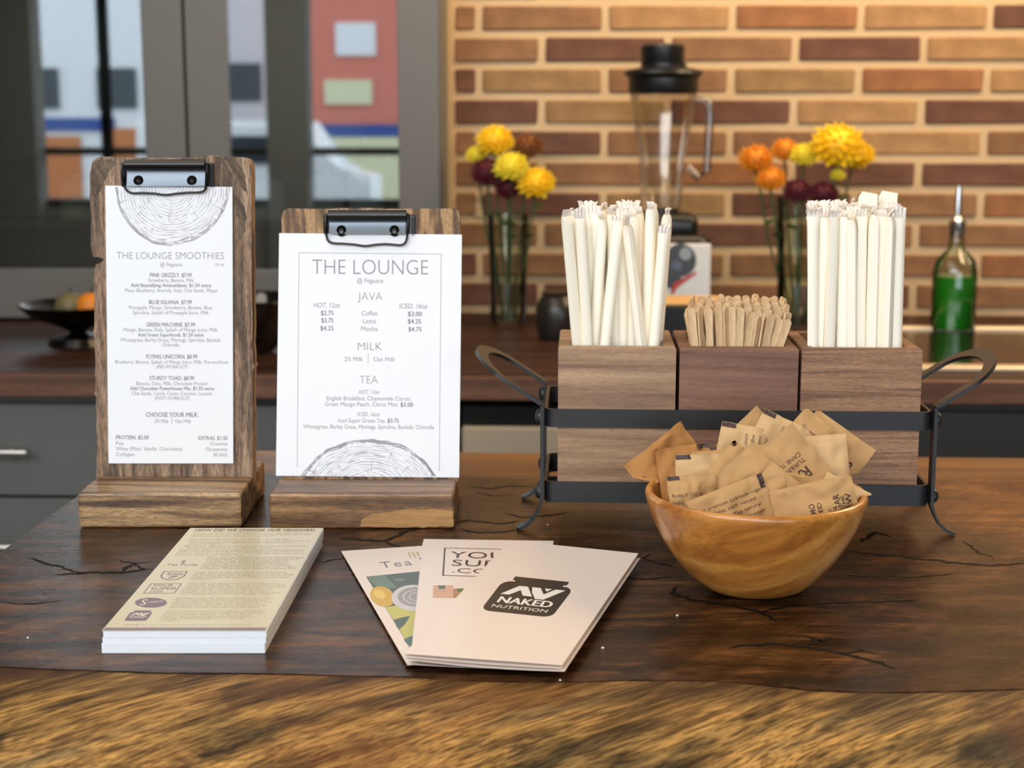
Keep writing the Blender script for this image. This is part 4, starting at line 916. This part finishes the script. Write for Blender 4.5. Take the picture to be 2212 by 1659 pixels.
P.poly([(850, 1340), (870, 1334), (886, 1331), (876, 1348), (863, 1360), (858, 1356)], 3, .00014); P.poly([(848, 1252), (868, 1249), (876, 1255), (858, 1258)], 8, .00007); P.poly([(872, 1382), (890, 1374), (930, 1372), (960, 1400), (886, 1399)], 10, .00016)
P.poly([(898, 1417), (940, 1412), (950, 1417), (903, 1422)], 11, .00002)
P.build('printed_photo', [M['black'], M['bluegrey'], M['gold'], mat('photo_dark_green', (74, 92, 84), .35), mat('photo_lemon', (212, 168, 56), .35), mat('photo_cloth', (196, 190, 96), .35), mat('photo_plate', (206, 202, 202), .35), mat('photo_plate_grey', (158, 152, 154), .35), mat('photo_leaf', (104, 126, 108), .35), mat('photo_lemon_light', (230, 196, 92), .35), mat('photo_teal', (76, 106, 100), .35), mat('photo_maroon', (130, 88, 84), .35)], brt)
brs, bf = brochure('super_brochure', 'middle fanned brochure with boxed black lettering, partly covered', [(888, 1425), (1138, 1434), (1196, 1168), (915, 1164)], .0056, layers=1, gap=.0024)
P = Print(bf)
P.line([(961, 1184), (1150, 1188), (1148, 1249), (957, 1243), (961, 1184)], .0011, 1)
P.text('YOUR', (971, 1205), (1132, 1209), (974, 1191.5), off=.0, mi=0, space=1.05); P.text('SUPER', (975, 1222), (1138, 1227), (978, 1209), mi=0, off=.0, space=1.05); P.text('.COM', (976, 1237), (1094, 1241), (978, 1227), mi=0, off=-.006)
P.poly([(936, 1264.5), (979, 1265), (980, 1291.5), (935, 1291)], 2); P.poly([(946, 1265), (962, 1265), (961, 1273), (948, 1273)], 3, .00005); P.line([(942, 1277), (964, 1277)], .0004, 3, .00005)
P.poly([(979, 1272), (1010, 1271), (1004, 1293), (979, 1291)], 4, .00002); P.poly([(988, 1272), (1000, 1272), (999, 1278), (988, 1278)], 3, .00006)
P.build('printed_lettering', [M['black'], mat('aubergine_ink', (72, 56, 66), .4), mat('photo_box_pink', (214, 168, 142), .4), mat('photo_box_green', (86, 110, 82), .4), mat('photo_box_brown', (178, 130, 96), .4)], brs)
brn, bf = brochure('nutrition_brochure', 'front fanned brochure with a black jar-shaped emblem', [(873, 1411), (1215, 1436), (1379, 1195), (1101, 1167)], .0105, layers=2, gap=.0016)
P = Print(bf)
jar_logo(P, (1038, 1318), (153, 16), (58, -76), 0, 1, 0, True)
P.build('printed_emblem', [M['black'], M['white']], brn)

# ================================================================== CONDIMENT RACK
FY = 1.1195; BYY = 1.214
xa = [aty(x, 747, FY).x for x in (1206, 1461, 1469, 1726, 1733, 1994)]; zb, ztp = Z0 + .0225, Z0 + .1395
rack = thing('condiment_rack', ((xa[0] + xa[5]) / 2, (FY + BYY) / 2, Z0), 'black riveted metal rack with loop handles carrying three wooden boxes', 'rack')
lx, rx = xa[0] - .0105, xa[5] + .0095
def strap_loop(z0, z1, name):
    y0, y1, r = FY - .0035, BYY + .0035, .008; x0, x1 = lx + .0005, rx - .0005; pts = []
    for cx, cy, s in ((x1 - r, y0 + r, -90), (x1 - r, y1 - r, 0), (x0 + r, y1 - r, 90), (x0 + r, y0 + r, 180)):
        for k in range(6): a = math.radians(s + 18 * k); pts.append((cx + r * math.cos(a), cy + r * math.sin(a)))
    mb = MB(); n = len(pts); c = Vector(((x0 + x1) / 2, (y0 + y1) / 2)); V4 = []
    for i, p in enumerate(pts):
        a = Vector(pts[i - 1]); b = Vector(pts[(i + 1) % n]); t = (b - a).normalized(); nn_ = Vector((t.y, -t.x)) * .0022; q = Vector(p)
        V4.append([mb.bm.verts.new((q.x, q.y, z0)), mb.bm.verts.new((q.x, q.y, z1)), mb.bm.verts.new((q.x - nn_.x, q.y - nn_.y, z1)), mb.bm.verts.new((q.x - nn_.x, q.y - nn_.y, z0))])
    for i in range(n):
        A, B = V4[i], V4[(i + 1) % n]
        for k in range(4): mb.bm.faces.new((A[k], B[k], B[(k + 1) % 4], A[(k + 1) % 4]))
    bmesh.ops.bevel(mb.bm, geom=[e for e in mb.bm.edges if abs(e.verts[0].co.z - e.verts[1].co.z) < 1e-5 and (e.verts[0].co - e.verts[1].co).length > 1e-4 and len(e.link_faces) == 2 and abs(e.calc_face_angle(0)) > 1], offset=.0005, segments=2, affect='EDGES')
    mb.build(name, M['blackmetal'], rack, smooth=40)
strap_loop(Z0 + .0800, Z0 + .0935, 'upper_strap'); strap_loop(Z0 + .0232, Z0 + .0385, 'lower_strap')
fl_ = MB()
for k in range(3): fl_.box(((lx + rx) / 2, FY + .016 + k * .032, Z0 + .0205), (rx - lx - .002, .012, .002))
fl_.build('floor_strap', M['blackmetal'], rack)
def side(sx, name):
    """sheet side: two legs with flared feet joined above by an outward loop"""
    x0 = lx - .0012 if sx < 0 else rx + .0012; mb = MB(); yc = (FY + BYY) / 2; T = .0026
    def pt(s):                                   # s runs up the height; the sheet bends outward above the bend
        pass
    hw = (BYY - FY) / 2 + .006; wdt = .0115; zb_ = Z0 + .097
    # legs
    prof = [(.0185, .0006), (.0165, .0014), (.0115, .0038), (.006, .0085), (.0022, .0155), (0, .024), (0, .06), (0, .097)]
    for yy in (yc - hw + wdt / 2, yc + hw - wdt / 2):
        L, Rr = [], []
        for i, (dx, z) in enumerate(prof):
            w = wdt / 2 * (.35 if i == 0 else 1.0)
            xx = x0 + sx * dx; nx = Vector((1, 0, 0)) if i > 4 else Vector((.55, 0, .85 * sx * 1)).normalized()
            a = [Vector((xx, yy - w, Z0 + z)), Vector((xx, yy + w, Z0 + z))]
            o_ = Vector((T / 2 * sx, 0, 0)) if i > 4 else Vector((T * .25 * sx, 0, T * .8))
            L.append([mb.bm.verts.new(p) for p in (a[0] - (o_ if i > 4 else o_ * 0), a[1] - (o_ if i > 4 else o_ * 0), a[1] + o_, a[0] + o_)])
        for A, B in zip(L, L[1:]):
            for k in range(4): mb.bm.faces.new((A[k], A[(k + 1) % 4], B[(k + 1) % 4], B[k]))
        mb.bm.faces.new(L[0]); mb.bm.faces.new(L[-1][::-1])
    # loop
    ang = math.radians(57); d = Vector((sx * math.sin(ang), 0, math.cos(ang))); nrm = Vector((-sx * math.cos(ang), 0, math.sin(ang))); Lh = .062
    base = Vector((x0, yc, zb_)); outer, inner = [], []
    Rr = hw; st = Lh - Rr * .62
    outer.append((-Rr, 0)); inner.append((-Rr + wdt, 0)); n = 22
    for k in range(n + 1):
        a = PI - PI * k / n; outer.append((Rr * math.cos(a), st + Rr * .62 * math.sin(a))); inner.append(((Rr - wdt) * math.cos(a), st + (Rr * .62 - wdt * .9) * math.sin(a)))
    outer.append((Rr, 0)); inner.append((Rr - wdt, 0)); S4 = []
    for (oy, os), (iy, is_) in zip(outer, inner):
        def W3(yv, sv, tt): return base + Vector((0, yv, 0)) + d * sv + nrm * tt
        S4.append([mb.bm.verts.new(W3(oy, os, T / 2)), mb.bm.verts.new(W3(iy, is_, T / 2)), mb.bm.verts.new(W3(iy, is_, -T / 2)), mb.bm.verts.new(W3(oy, os, -T / 2))])
    for A, B in zip(S4, S4[1:]):
        for k in range(4): mb.bm.faces.new((A[k], A[(k + 1) % 4], B[(k + 1) % 4], B[k]))
    mb.bm.faces.new(S4[0]); mb.bm.faces.new(S4[-1][::-1])
    mb.build(name, M['blackmetal'], rack, smooth=35)
    for yy in (yc - hw + wdt / 2, yc + hw - wdt / 2):
        for z in (.0875, .0305):
            Mx = Matrix.Translation((x0 + sx * T / 2, yy, Z0 + z)) @ Matrix.Rotation(sx * PI / 2, 4, 'Y')
            MB().lathe([(.0056, 0), (.0056, .001), (.0046, .0028), (.0026, .0038), (0, .0042)], 18, M=Mx).build('rivet', M['blackmetal'], rack, smooth=60)
side(-1, 'side_handle'); side(1, 'side_handle')
def wbox(x0, x1, m, label):
    t = thing('wooden_box', ((x0 + x1) / 2, (FY + BYY) / 2, zb), label, 'box', 'wooden boxes in the metal rack')
    mb = MB(); w = .0095; y0, y1 = FY, BYY
    def ringv(ix, z): return [mb.bm.verts.new(p) for p in ((x0 + ix, y0 + ix, z), (x1 - ix, y0 + ix, z), (x1 - ix, y1 - ix, z), (x0 + ix, y1 - ix, z))]
    seq = [ringv(.0008, zb), ringv(0, zb + .0008), ringv(0, ztp - .0010), ringv(.0010, ztp), ringv(w - .001, ztp), ringv(w, ztp - .001), ringv(w, zb + .008)]
    for A, B in zip(seq, seq[1:]):
        for k in range(4): mb.bm.faces.new((A[k], A[(k + 1) % 4], B[(k + 1) % 4], B[k]))
    mb.bm.faces.new(seq[0][::-1]); mb.bm.faces.new(seq[-1])
    mb.build('body', m, t); return t
wbox(xa[0], xa[1], M['box1'], 'leftmost wooden box in the rack, pale grain, holding loosely leaning straws')
wbox(xa[2], xa[3], M['box2'], 'middle wooden box in the rack, reddish brown, holding stir sticks')
wbox(xa[4], xa[5], M['box3'], 'rightmost wooden box in the rack, speckled, holding tightly packed straws')
# ------------------------------------------------------------------ paper-wrapped straws
def straw_meshes(seed):
    r = .0042; L = .205; rr = random.Random(seed); mb = MB(); n = 12; rings_ = []
    for z, s, fl in ((0, 1, 0), (.002, 1, 0), (L * .3, 1, 0), (L * .6, 1.0, 0), (L - .010, 1, 0), (L - .004, 1.02, .15), (L - .0005, 1.0, .6)):
        R = []
        for k in range(n):
            a = 2 * PI * k / n; x = r * math.cos(a) * s * (1 + fl * .35); y = r * math.sin(a) * s * (1 - fl)
            if k == 1: x *= 1.28; y *= 1.28          # seam along the sleeve
            R.append(mb.bm.verts.new((x + rr.uniform(-1, 1) * .00008, y, z)))
        rings_.append(R)
    for A, B in zip(rings_, rings_[1:]):
        for k in range(n): mb.bm.faces.new((A[k], A[(k + 1) % n], B[(k + 1) % n], B[k]))
    mb.bm.faces.new(rings_[0][::-1])
    me = bpy.data.meshes.new('wrapped_straw'); bmesh.ops.recalc_face_normals(mb.bm, faces=mb.bm.faces[:]); mb.bm.to_mesh(me); mb.bm.free(); me.materials.append(M['straw']); me.shade_smooth(); me.set_sharp_from_angle(angle=1.0)
    # crumpled flat end
    mb = MB(); cols, rws = 7, 4; w = rr.uniform(.0050, .0068); h = rr.uniform(.005, .009); lean = rr.uniform(-.8, .8); g = []
    for j in range(rws + 1):
        t = j / rws; R = []
        for i in range(cols + 1):
            s = i / cols * 2 - 1
            z = L - .0006 + h * t * (1 - .25 * rr.random() * t); y = .0016 * (1 - t) * (0) + .0013 * ((i % 2) * 2 - 1) * t * rr.uniform(.4, 1) + lean * h * t * t * .9
            R.append(mb.bm.verts.new((s * (.0048 * (1 - t) + w * t) + rr.uniform(-.0004, .0004) * t, y, z)))
        g.append(R)
    for j in range(rws):
        for i in range(cols): mb.bm.faces.new((g[j][i], g[j][i + 1], g[j + 1][i + 1], g[j + 1][i]))
    me2 = bpy.data.meshes.new('crimped_end'); mb.bm.to_mesh(me2); mb.bm.free(); me2.materials.append(M['strawtip']); return me, me2
SM = [straw_meshes(i) for i in range(8)]
def straw(top, low, label, group, k, spin):
    """top and low are points on the straw's axis: at its upper end and at the box rim"""
    d = (top - low).normalized(); me, tip = SM[k % 8]
    o = bpy.data.objects.new('wrapped_straw', me); COL.objects.link(o)
    q = d.to_track_quat('Z', 'Y').to_matrix().to_4x4() @ Matrix.Rotation(spin, 4, 'Z'); q.translation = top - d * .205
    o.matrix_world = q; setp(o, label, 'straw', group)
    t = bpy.data.objects.new('crimped_end', tip); COL.objects.link(t); t.parent = o
GL, GR = 'paper-wrapped straws in the left box', 'paper-wrapped straws in the right box'
left = [(1223, 466, 1247, 1.136, 'white wrapped straw at the left front corner of the left bunch'), (1253, 470, 1269, 1.137, 'second wrapped straw from the left corner of the left bunch'),
        (1301, 472, 1284, 1.146, 'wrapped straw leaning right in the middle of the left bunch'), (1335, 476, 1308, 1.138, 'wrapped straw leaning right just behind the brightest front one'),
        (1355, 484, 1384, 1.1365, 'brightest wrapped straw leaning left across the front of the left bunch'), (1406, 450, 1398, 1.146, 'tall wrapped straw standing apart at the right of the left bunch'),
        (1434, 502, 1413, 1.1370, 'short wrapped straw at the right front corner of the left bunch'), (1441, 462, 1420, 1.158, 'wrapped straw with a bent end at the right edge of the left bunch')]
for i, (tx, ty, bx_, Y, lb) in enumerate(left):
    straw(aty(tx, ty, Y), aty(bx_, 742, Y), lb, GL, i, random.uniform(-1.2, .2))
rs = random.Random(5)
bk = [(1240, 461, 1250), (1268, 458, 1278), (1285, 455, 1300), (1320, 457, 1330), (1345, 458, 1345), (1368, 462, 1366), (1258, 452, 1262), (1300, 449, 1305), (1330, 450, 1325), (1360, 450, 1352), (1380, 456, 1384), (1276, 447, 1285), (1310, 446, 1315), (1348, 446, 1340), (1374, 450, 1372), (1412, 446, 1404)]
for i, (tx, ty, bx_) in enumerate(bk):
    Y = 1.150 + (i // 6) * .0105 + .002 * (i % 2) + (.008 if i // 6 == 2 else 0)
    straw(aty(tx, ty + 4, Y), aty(bx_, 742, Y), 'white paper-wrapped straw packed in the back rows of the left bunch', GL, i + 3, rs.uniform(-3, 3))
front = [(1757, 466, 1756), (1780, 468, 1768), (1801, 467, 1792), (1821, 466, 1817), (1839, 472, 1839), (1862, 465, 1858), (1889, 462, 1882), (1905, 466, 1895), (1924, 466, 1914), (1944, 468, 1936)]
lbR = ['leftmost front', 'second from the left front', 'third from the left front', 'fourth from the left front', 'slightly lower fifth front', 'sixth front', 'flat-faced bright seventh front', 'narrow eighth front', 'ninth front', 'rightmost front']
for i, (tx, ty, bx_) in enumerate(front):
    Y = 1.1365 + .004 * (i % 2)
    straw(aty(tx, ty, Y), aty(bx_, 742, Y), lbR[i] + ' wrapped straw of the tight right bunch', GR, i, rs.uniform(-1.5, .3))
k = 0
for row in range(5):
    for j in range(9):
        Y = 1.1515 + row * .0098; tx = 1756 + j * 21.5 + (10 if row % 2 else 0); ty = 460 - row * 2.5 + rs.uniform(-4, 4); k += 1
        straw(aty(tx, ty, Y), aty(1760 + j * 20.2 + (8 if row % 2 else 0), 742, Y), 'white paper-wrapped straw packed in the back rows of the right bunch', GR, k, rs.uniform(-3, 3))
for px, py, lb in ((1872, 446, 'wrapped straw with a broad flat tab rising above the right bunch, left one'), (1915, 444, 'wrapped straw with a square flat tab rising above the right bunch, right one')):
    Y = 1.172 if px < 1900 else 1.182; p = aty(px, py, Y); o = bpy.data.objects.new('wrapped_straw', SM[0][0]); COL.objects.link(o)
    o.location = (p.x, Y - .0045, p.z - .207); setp(o, lb, 'straw', GR)
    o.location.z = p.z - .208
    mb = MB(); w = .0072; z0 = .203; mb.prism([(-w, z0), (w * .9, z0), (w, z0 + .0145), (-w * .6, z0 + .0165), (-w, z0 + .012)], -.0003, .0003, Matrix.Rotation(PI / 2, 4, 'X')); tb = mb.build('flat_tab', M['straw']); tb.parent = o
# ------------------------------------------------------------------ stir sticks
def stick_mesh(w, t, L):
    mb = MB(); pts = [(-w / 2, 0), (w / 2, 0), (w / 2, L - w / 2)] + [(w / 2 * math.cos(a), L - w / 2 + w / 2 * math.sin(a)) for a in [PI * k / 6 for k in range(1, 6)]] + [(-w / 2, L - w / 2)]
    mb.prism(pts, -t / 2, t / 2, Matrix.Rotation(PI / 2, 4, 'X')); me = bpy.data.meshes.new('stir_stick'); bmesh.ops.recalc_face_normals(mb.bm, faces=mb.bm.faces[:]); mb.bm.to_mesh(me); mb.bm.free(); me.materials.append(M['stir']); return me
STK = [stick_mesh(.0056, .0014, .135), stick_mesh(.0060, .0014, .135), stick_mesh(.0052, .0015, .135)]
GS = 'wooden stir sticks in the middle box'; rs = random.Random(11)
def stick(top, low, yaw, lb, k=0):
    d = (top - low).normalized(); q = d.to_track_quat('Z', 'Y').to_matrix().to_4x4(); q = Matrix.Rotation(0, 4, 'Z') @ q
    # keep the flat face turned by yaw about the stick's axis
    z = d; x = Vector((math.cos(yaw), math.sin(yaw), 0)); x = (x - z * x.dot(z)).normalized(); y = z.cross(x)
    Mx = Matrix((x, y, z)).transposed().to_4x4(); Mx.translation = top - d * .135
    o = bpy.data.objects.new('stir_stick', STK[k % 3]); COL.objects.link(o); o.matrix_world = Mx; setp(o, lb, 'stirrer', GS)
special = [(1493, 664, 1500, 0, 'darker stir stick with a split at the left front of the middle box'), (1511, 663, 1516, 1.0, 'pale stir stick turned edge-on beside the split one'), (1531, 665, 1533, 0, 'broad stir stick left of the middle in the front row'), (1552, 663, 1555, .3, 'pale stir stick in the front row left of centre'),
           (1568, 663, 1570, .9, 'narrow-looking stir stick in the middle of the front row'), (1581, 662, 1582, 0, 'tall broad stir stick at the centre of the front row'), (1600, 664, 1597, .1, 'stir stick with a tiny brown dot right of centre'),
           (1627, 674, 1616, .2, 'leaning stir stick with a round tip standing free right of centre'), (1640, 682, 1631, .9, 'short stir stick seen half edge-on right of the free one'), (1652, 684, 1643, 1.1, 'second short stir stick seen half edge-on on the right'),
           (1667, 677, 1655, .4, 'leaning stir stick third from the right end of the front row'), (1686, 688, 1672, .1, 'leaning stir stick second from the right end'), (1704, 690, 1686, .1, 'rightmost stir stick leaning outward over the rim')]
for i, (tx, ty, bx_, yw, lb) in enumerate(special):
    Y = 1.1325 + .0012 * (i % 2); stick(aty(tx, ty, Y), aty(bx_, 742, Y), yw, lb, i)
for row in range(19):
    for j in range(11):
        f = j / 10; Y = 1.1370 + row * .00325; ed = abs(f - .5) * 2
        tx = 1484 + f * 218 + rs.uniform(-4, 4) - row * (f - .5) * 1.4; bx_ = 1497 + f * 190
        ty = 668 - row * 1.7 + 5 * ed ** 3 + rs.uniform(-5, 5); 
        if row < 2 and f > .6: ty += 4
        yw = rs.choice((0, .15, -.2, .3, .1, .9, -.3)) if 0 < j < 10 else rs.choice((.6, 1.2))
        stick(aty(tx, ty, Y), aty(bx_, 742, Y), yw, 'thin birch stir stick with a rounded tip packed behind the front row', row + j)

# ================================================================== SUGAR BOWL
bc = Vector((.1155, .986, Z0)); RB = .0722; HB = .0655
sbw = thing('wooden_bowl', bc, 'round honey-coloured wooden bowl heaped with sugar packets', 'bowl')
prof = [(0, .0004), (.024, .0002), (.030, .0008), (.0352, .0032), (.0405, .0078), (.0462, .0135), (.0520, .0205), (.0580, .0290), (.0628, .0375), (.0668, .0460), (.0698, .0540), (.0715, .0600), (.0721, .0628), (.0717, .0648), (.0706, .0660), (.0692, .0662), (.0678, .0654), (.0666, .0636), (.0640, .0560), (.0585, .044), (.050, .031), (.040, .018), (.025, .009), (0, .007)]
MB().lathe(prof, 96, bc).build('body', M['bowl'], sbw, smooth=60)
# ------------------------------------------------------------------ packets
def r_in(z):
    pr = [(.007, 0), (.009, .024), (.018, .039), (.031, .049), (.044, .0580), (.056, .0635), (.0636, .0664), (.0662, .0676), (.2, .5)]
    for (z0, r0), (z1, r1) in zip(pr, pr[1:]):
        if z <= z1: return r0 + (r1 - r0) * max(0, (z - z0)) / (z1 - z0)
    return .5
PW_, PH_ = .046, .060
def packet(px, py, Y, roll, tilt, yaw, m, texts, label, w=PW_, h=PH_, mark=(1, 1), seed=0, puff=.0042):
    c = aty(px, py, Y); tl = math.radians(tilt); rl = math.radians(roll); yw = math.radians(yaw)
    n = Vector((0, -math.cos(tl), math.sin(tl))); v = Vector((0, math.sin(tl), math.cos(tl))); u = Vector((1, 0, 0)); Rz = Matrix.Rotation(yw, 3, 'Z'); n, v, u = Rz @ n, Rz @ v, Rz @ u
    u2 = u * math.cos(rl) + v * math.sin(rl); v2 = -u * math.sin(rl) + v * math.cos(rl)
    t = thing('sugar_packet', c, label, 'sugar packet', 'raw sugar packets in the wooden bowl')
    NX, NY = 18, 24; mb = MB(); F_, B_ = [], []
    def hgt(s, q):
        e = max(0, 1 - abs(s) ** 3) ** .6 * max(0, 1 - (abs(q) / .92) ** 5) ** 1.1 if abs(q) < .92 else 0
        return puff * e * (.62 + .5 * (fbm(s * 1.3 + seed, q * 1.3, seed) + .5)) * (1 + .5 * fbm(s * 2.6, q * 2.6, seed * 2.3))
    def P3(s, q, side):
        wob = .0034 * fbm(s * .9 + seed * 3, q * .9, 4) + .0016 * fbm(s * 3.1, q * 3.3, seed); p = c + u2 * (s * w / 2) + v2 * (q * h / 2) + n * (wob + side * hgt(s, q))
        # anything that would stick through the wall of the bowl is pressed inwards against it
        dz = p.z - Z0; rr_ = (p.xy - bc.xy).length
        if dz < .066:
            lim = r_in(max(dz, .009)) - .001
            if rr_ > lim: k_ = lim / rr_; p.x = bc.x + (p.x - bc.x) * k_; p.y = bc.y + (p.y - bc.y) * k_
            if dz < .009: p.z = Z0 + .009
        return p
    for j in range(NY + 1):
        q = j / NY * 2 - 1; F_.append([mb.bm.verts.new(P3(i / NX * 2 - 1, q, 1)) for i in range(NX + 1)]); B_.append([mb.bm.verts.new(P3(i / NX * 2 - 1, q, -1)) for i in range(NX + 1)])
    for G in (F_, B_):
        for j in range(NY):
            for i in range(NX): mb.bm.faces.new((G[j][i], G[j][i + 1], G[j + 1][i + 1], G[j + 1][i]))
    bmesh.ops.remove_doubles(mb.bm, verts=mb.bm.verts[:], dist=2e-5)
    mb.build('packet', m, t, smooth=50)
    # flat marks and lettering that follow the puffed face
    pr = MB(); k0 = 0
    def patch(s0, q0, s1, q1, mi=0, lift=.0004, nx=10, ny=5):
        g = [[pr.bm.verts.new(P3(s0 + (s1 - s0) * i / nx, q0 + (q1 - q0) * j / ny, 1) + n * lift) for i in range(nx + 1)] for j in range(ny + 1)]
        for j in range(ny):
            for i in range(nx): pr.bm.faces.new((g[j][i], g[j][i + 1], g[j + 1][i + 1], g[j + 1][i])).material_index = mi
    if mark: sx, sy = mark; patch(sx * .52, sy * .99, sx * .99, sy * .86, 1)
    for (txt, s0, s1, q0, cap, rot, off) in texts:
        vs, fs = glyphs(txt, off, 0, 1, 2)
        if not vs: continue
        xa_, xb_ = min(a.x for a in vs), max(a.x for a in vs); bv = []
        for a in vs:
            tx_ = (a.x - xa_) / (xb_ - xa_); s = s0 + (s1 - s0) * tx_; q = q0 + cap * a.y / CAPH
            if rot: s, q = q, -s                     # lettering turned a quarter
            bv.append(pr.bm.verts.new(P3(max(-.97, min(.97, s)), max(-.97, min(.97, q)), 1) + n * .0004))
        for f in fs:
            try: pr.bm.faces.new([bv[i] for i in f])
            except ValueError: pass
    if any('SUGAR' in a[0] for a in texts): pass
    pr.build('printed_marks', [M['kraftink'], M['kraftmark']], t)
    return t
RAW = [('SUGAR', -.55, .55, .50, .26, 0, .02), ('IN THE', -.42, .42, .28, .15, 0, .02), ('RAW', -.5, .5, -.02, .24, 0, .02), ('TURBINADO', -.6, .6, -.22, .10, 0, 0), ('CANE SUGAR', -.6, .6, -.38, .10, 0, 0)]
RAWR = [(a, b * .8, c_ * .8, d * .9, e, 1, g) for a, b, c_, d, e, f, g in RAW]
BODY = [('Our premium turbinado sugar', -.86, .86, .50, .11, 0, 0), ('made from 100% natural', -.86, .62, .28, .11, 0, 0), ('sugar cane. The natural', -.86, .70, .06, .11, 0, 0), ('color and flavor crystals', -.86, .74, -.16, .11, 0, 0)]
BODYR = [(a, b * .9, c_ * .9, d, e, 1, 0) for a, b, c_, d, e, f, g in BODY]
ADDR = [('Brooklyn, NY 11205 USA', -.9, .35, .34, .11, 0, 0), ('PARVE', -.9, -.45, .10, .10, 0, 0), ('InTheRaw.com', -.9, -.1, -.12, .10, 0, 0)]
K1, K2, K3 = M['kraft'], M['kraft2'], M['kraft3']
pk = [ # px, py, Y, roll, tilt, yaw, mat, texts, label, w, h, mark
 (1644, 976, 1.040, 44, 14, 0, K1, [], 'sugar packet at the very back of the heap, peak showing', .040, .050, None),
 (1774, 1002, 1.033, -34, 12, -8, K1, RAWR, 'large sugar packet rising behind at the right rear of the heap', .048, .058, None),
 (1738, 980, 1.0275, -40, 14, -4, K1, [(a, b * .8, c_ * .8, d, e * .8, f, g) for a, b, c_, d, e, f, g in BODY], 'sugar packet leaning on the large right rear one', .040, .050, None),
 (1452, 1016, 1.024, -58, 14, 22, K2, [], 'orange-brown sugar packet rearmost at the left rim', .046, .052, None),
 (1672, 980, 1.022, -26, 16, 0, K3, BODYR, 'pale sugar packet with dark corner mark standing near the top', .038, .050, (-1, 1)),
 (1608, 1000, 1.0165, -12, 16, 4, K3, BODYR, 'pale sugar packet with lettering left of the top', .040, .050, (-1, 1)),
 (1762, 1022, 1.011, 6, 14, -6, K3, [], 'blank-backed sugar packet at the right of the heap', .044, .050, None),
 (1484, 1046, 1.008, 5, 12, 14, K2, RAWR + [('NON GMO', -.8, -.2, -.9, .16, 0, .03)], 'orange-brown sugar packet standing upright at the left rim', .038, .052, (1, 1)),
 (1602, 1018, 1.001, 98, 30, 0, K1, [('Packing Corp., Brooklyn, NY', -.8, .8, .30, .14, 1, 0)], 'sugar packet lying almost edge-on across the middle', .034, .062, None),
 (1712, 1030, .9945, 218, 16, 0, K1, RAW, 'sugar packet set cornerwise with turbinado cane sugar lettering', .044, .056, None),
 (1530, 1056, .989, 181, 14, 6, K3, ADDR, 'pale sugar packet with upside-down address print at the left', .042, .046, (1, -1)),
 (1578, 1062, .9835, -40, 22, 0, K1, [], 'crumpled sugar packet slanting in the left middle', .040, .056, None),
 (1752, 1086, .979, 80, 24, 0, K1, [], 'sugar packet lying flat on the right middle of the heap', .034, .056, None),
 (1628, 1066, .9755, 42, 18, 0, K1, [], 'blank sugar packet set cornerwise at the centre front of the heap', .044, .050, None),
 (1828, 1088, .976, 68, 20, -18, K3, [], 'sugar packet with a curled tip at the right rim', .026, .040, None),
 (1500, 1096, .967, 2, 16, 10, K1, ADDR, 'small sugar packet half hidden at the left front', .032, .042, (-1, 1)),
 (1694, 1094, .9635, 52, 16, 0, K1, [], 'sugar packet with dark end mark behind the front right one', .036, .048, (-1, 1)),
 (1668, 1120, .958, 20, 14, 0, K1, [], 'narrow sugar packet between the two front ones', .032, .048, (-1, 1)),
 (1588, 1116, .951, 110, 14, 6, K1, [(a, b, c_, d, e, 1, g) for a, b, c_, d, e, f, g in BODY], 'front left sugar packet with lines of brown lettering', .040, .052, (1, -1)),
 (1764, 1106, .948, 105, 12, -6, K1, [('SUGAR', -.45, .45, -.60, .15, 0, .02), ('IN THE', -.35, .35, -.71, .08, 0, .02), ('RAW', -.4, .4, -.88, .14, 0, .02), ('produced', -.8, .0, -.34, .08, 0, 0), ('and made', -.8, .05, -.45, .08, 0, 0), ('NON GMO', -.8, .3, .02, .14, 0, .01), ('VERIFIED', -.8, .3, -.14, .10, 0, .01), ('Find us', -.8, -.2, .30, .07, 0, 0), ('or send', -.8, -.25, .21, .07, 0, 0)], 'front right sugar packet with a block emblem and lettering', .038, .052, None),
]
for i, a in enumerate(pk): packet(*a[:9], w=a[9], h=a[10], mark=a[11], seed=i * 1.7 + 1)
bpy.data.objects.remove(SO)
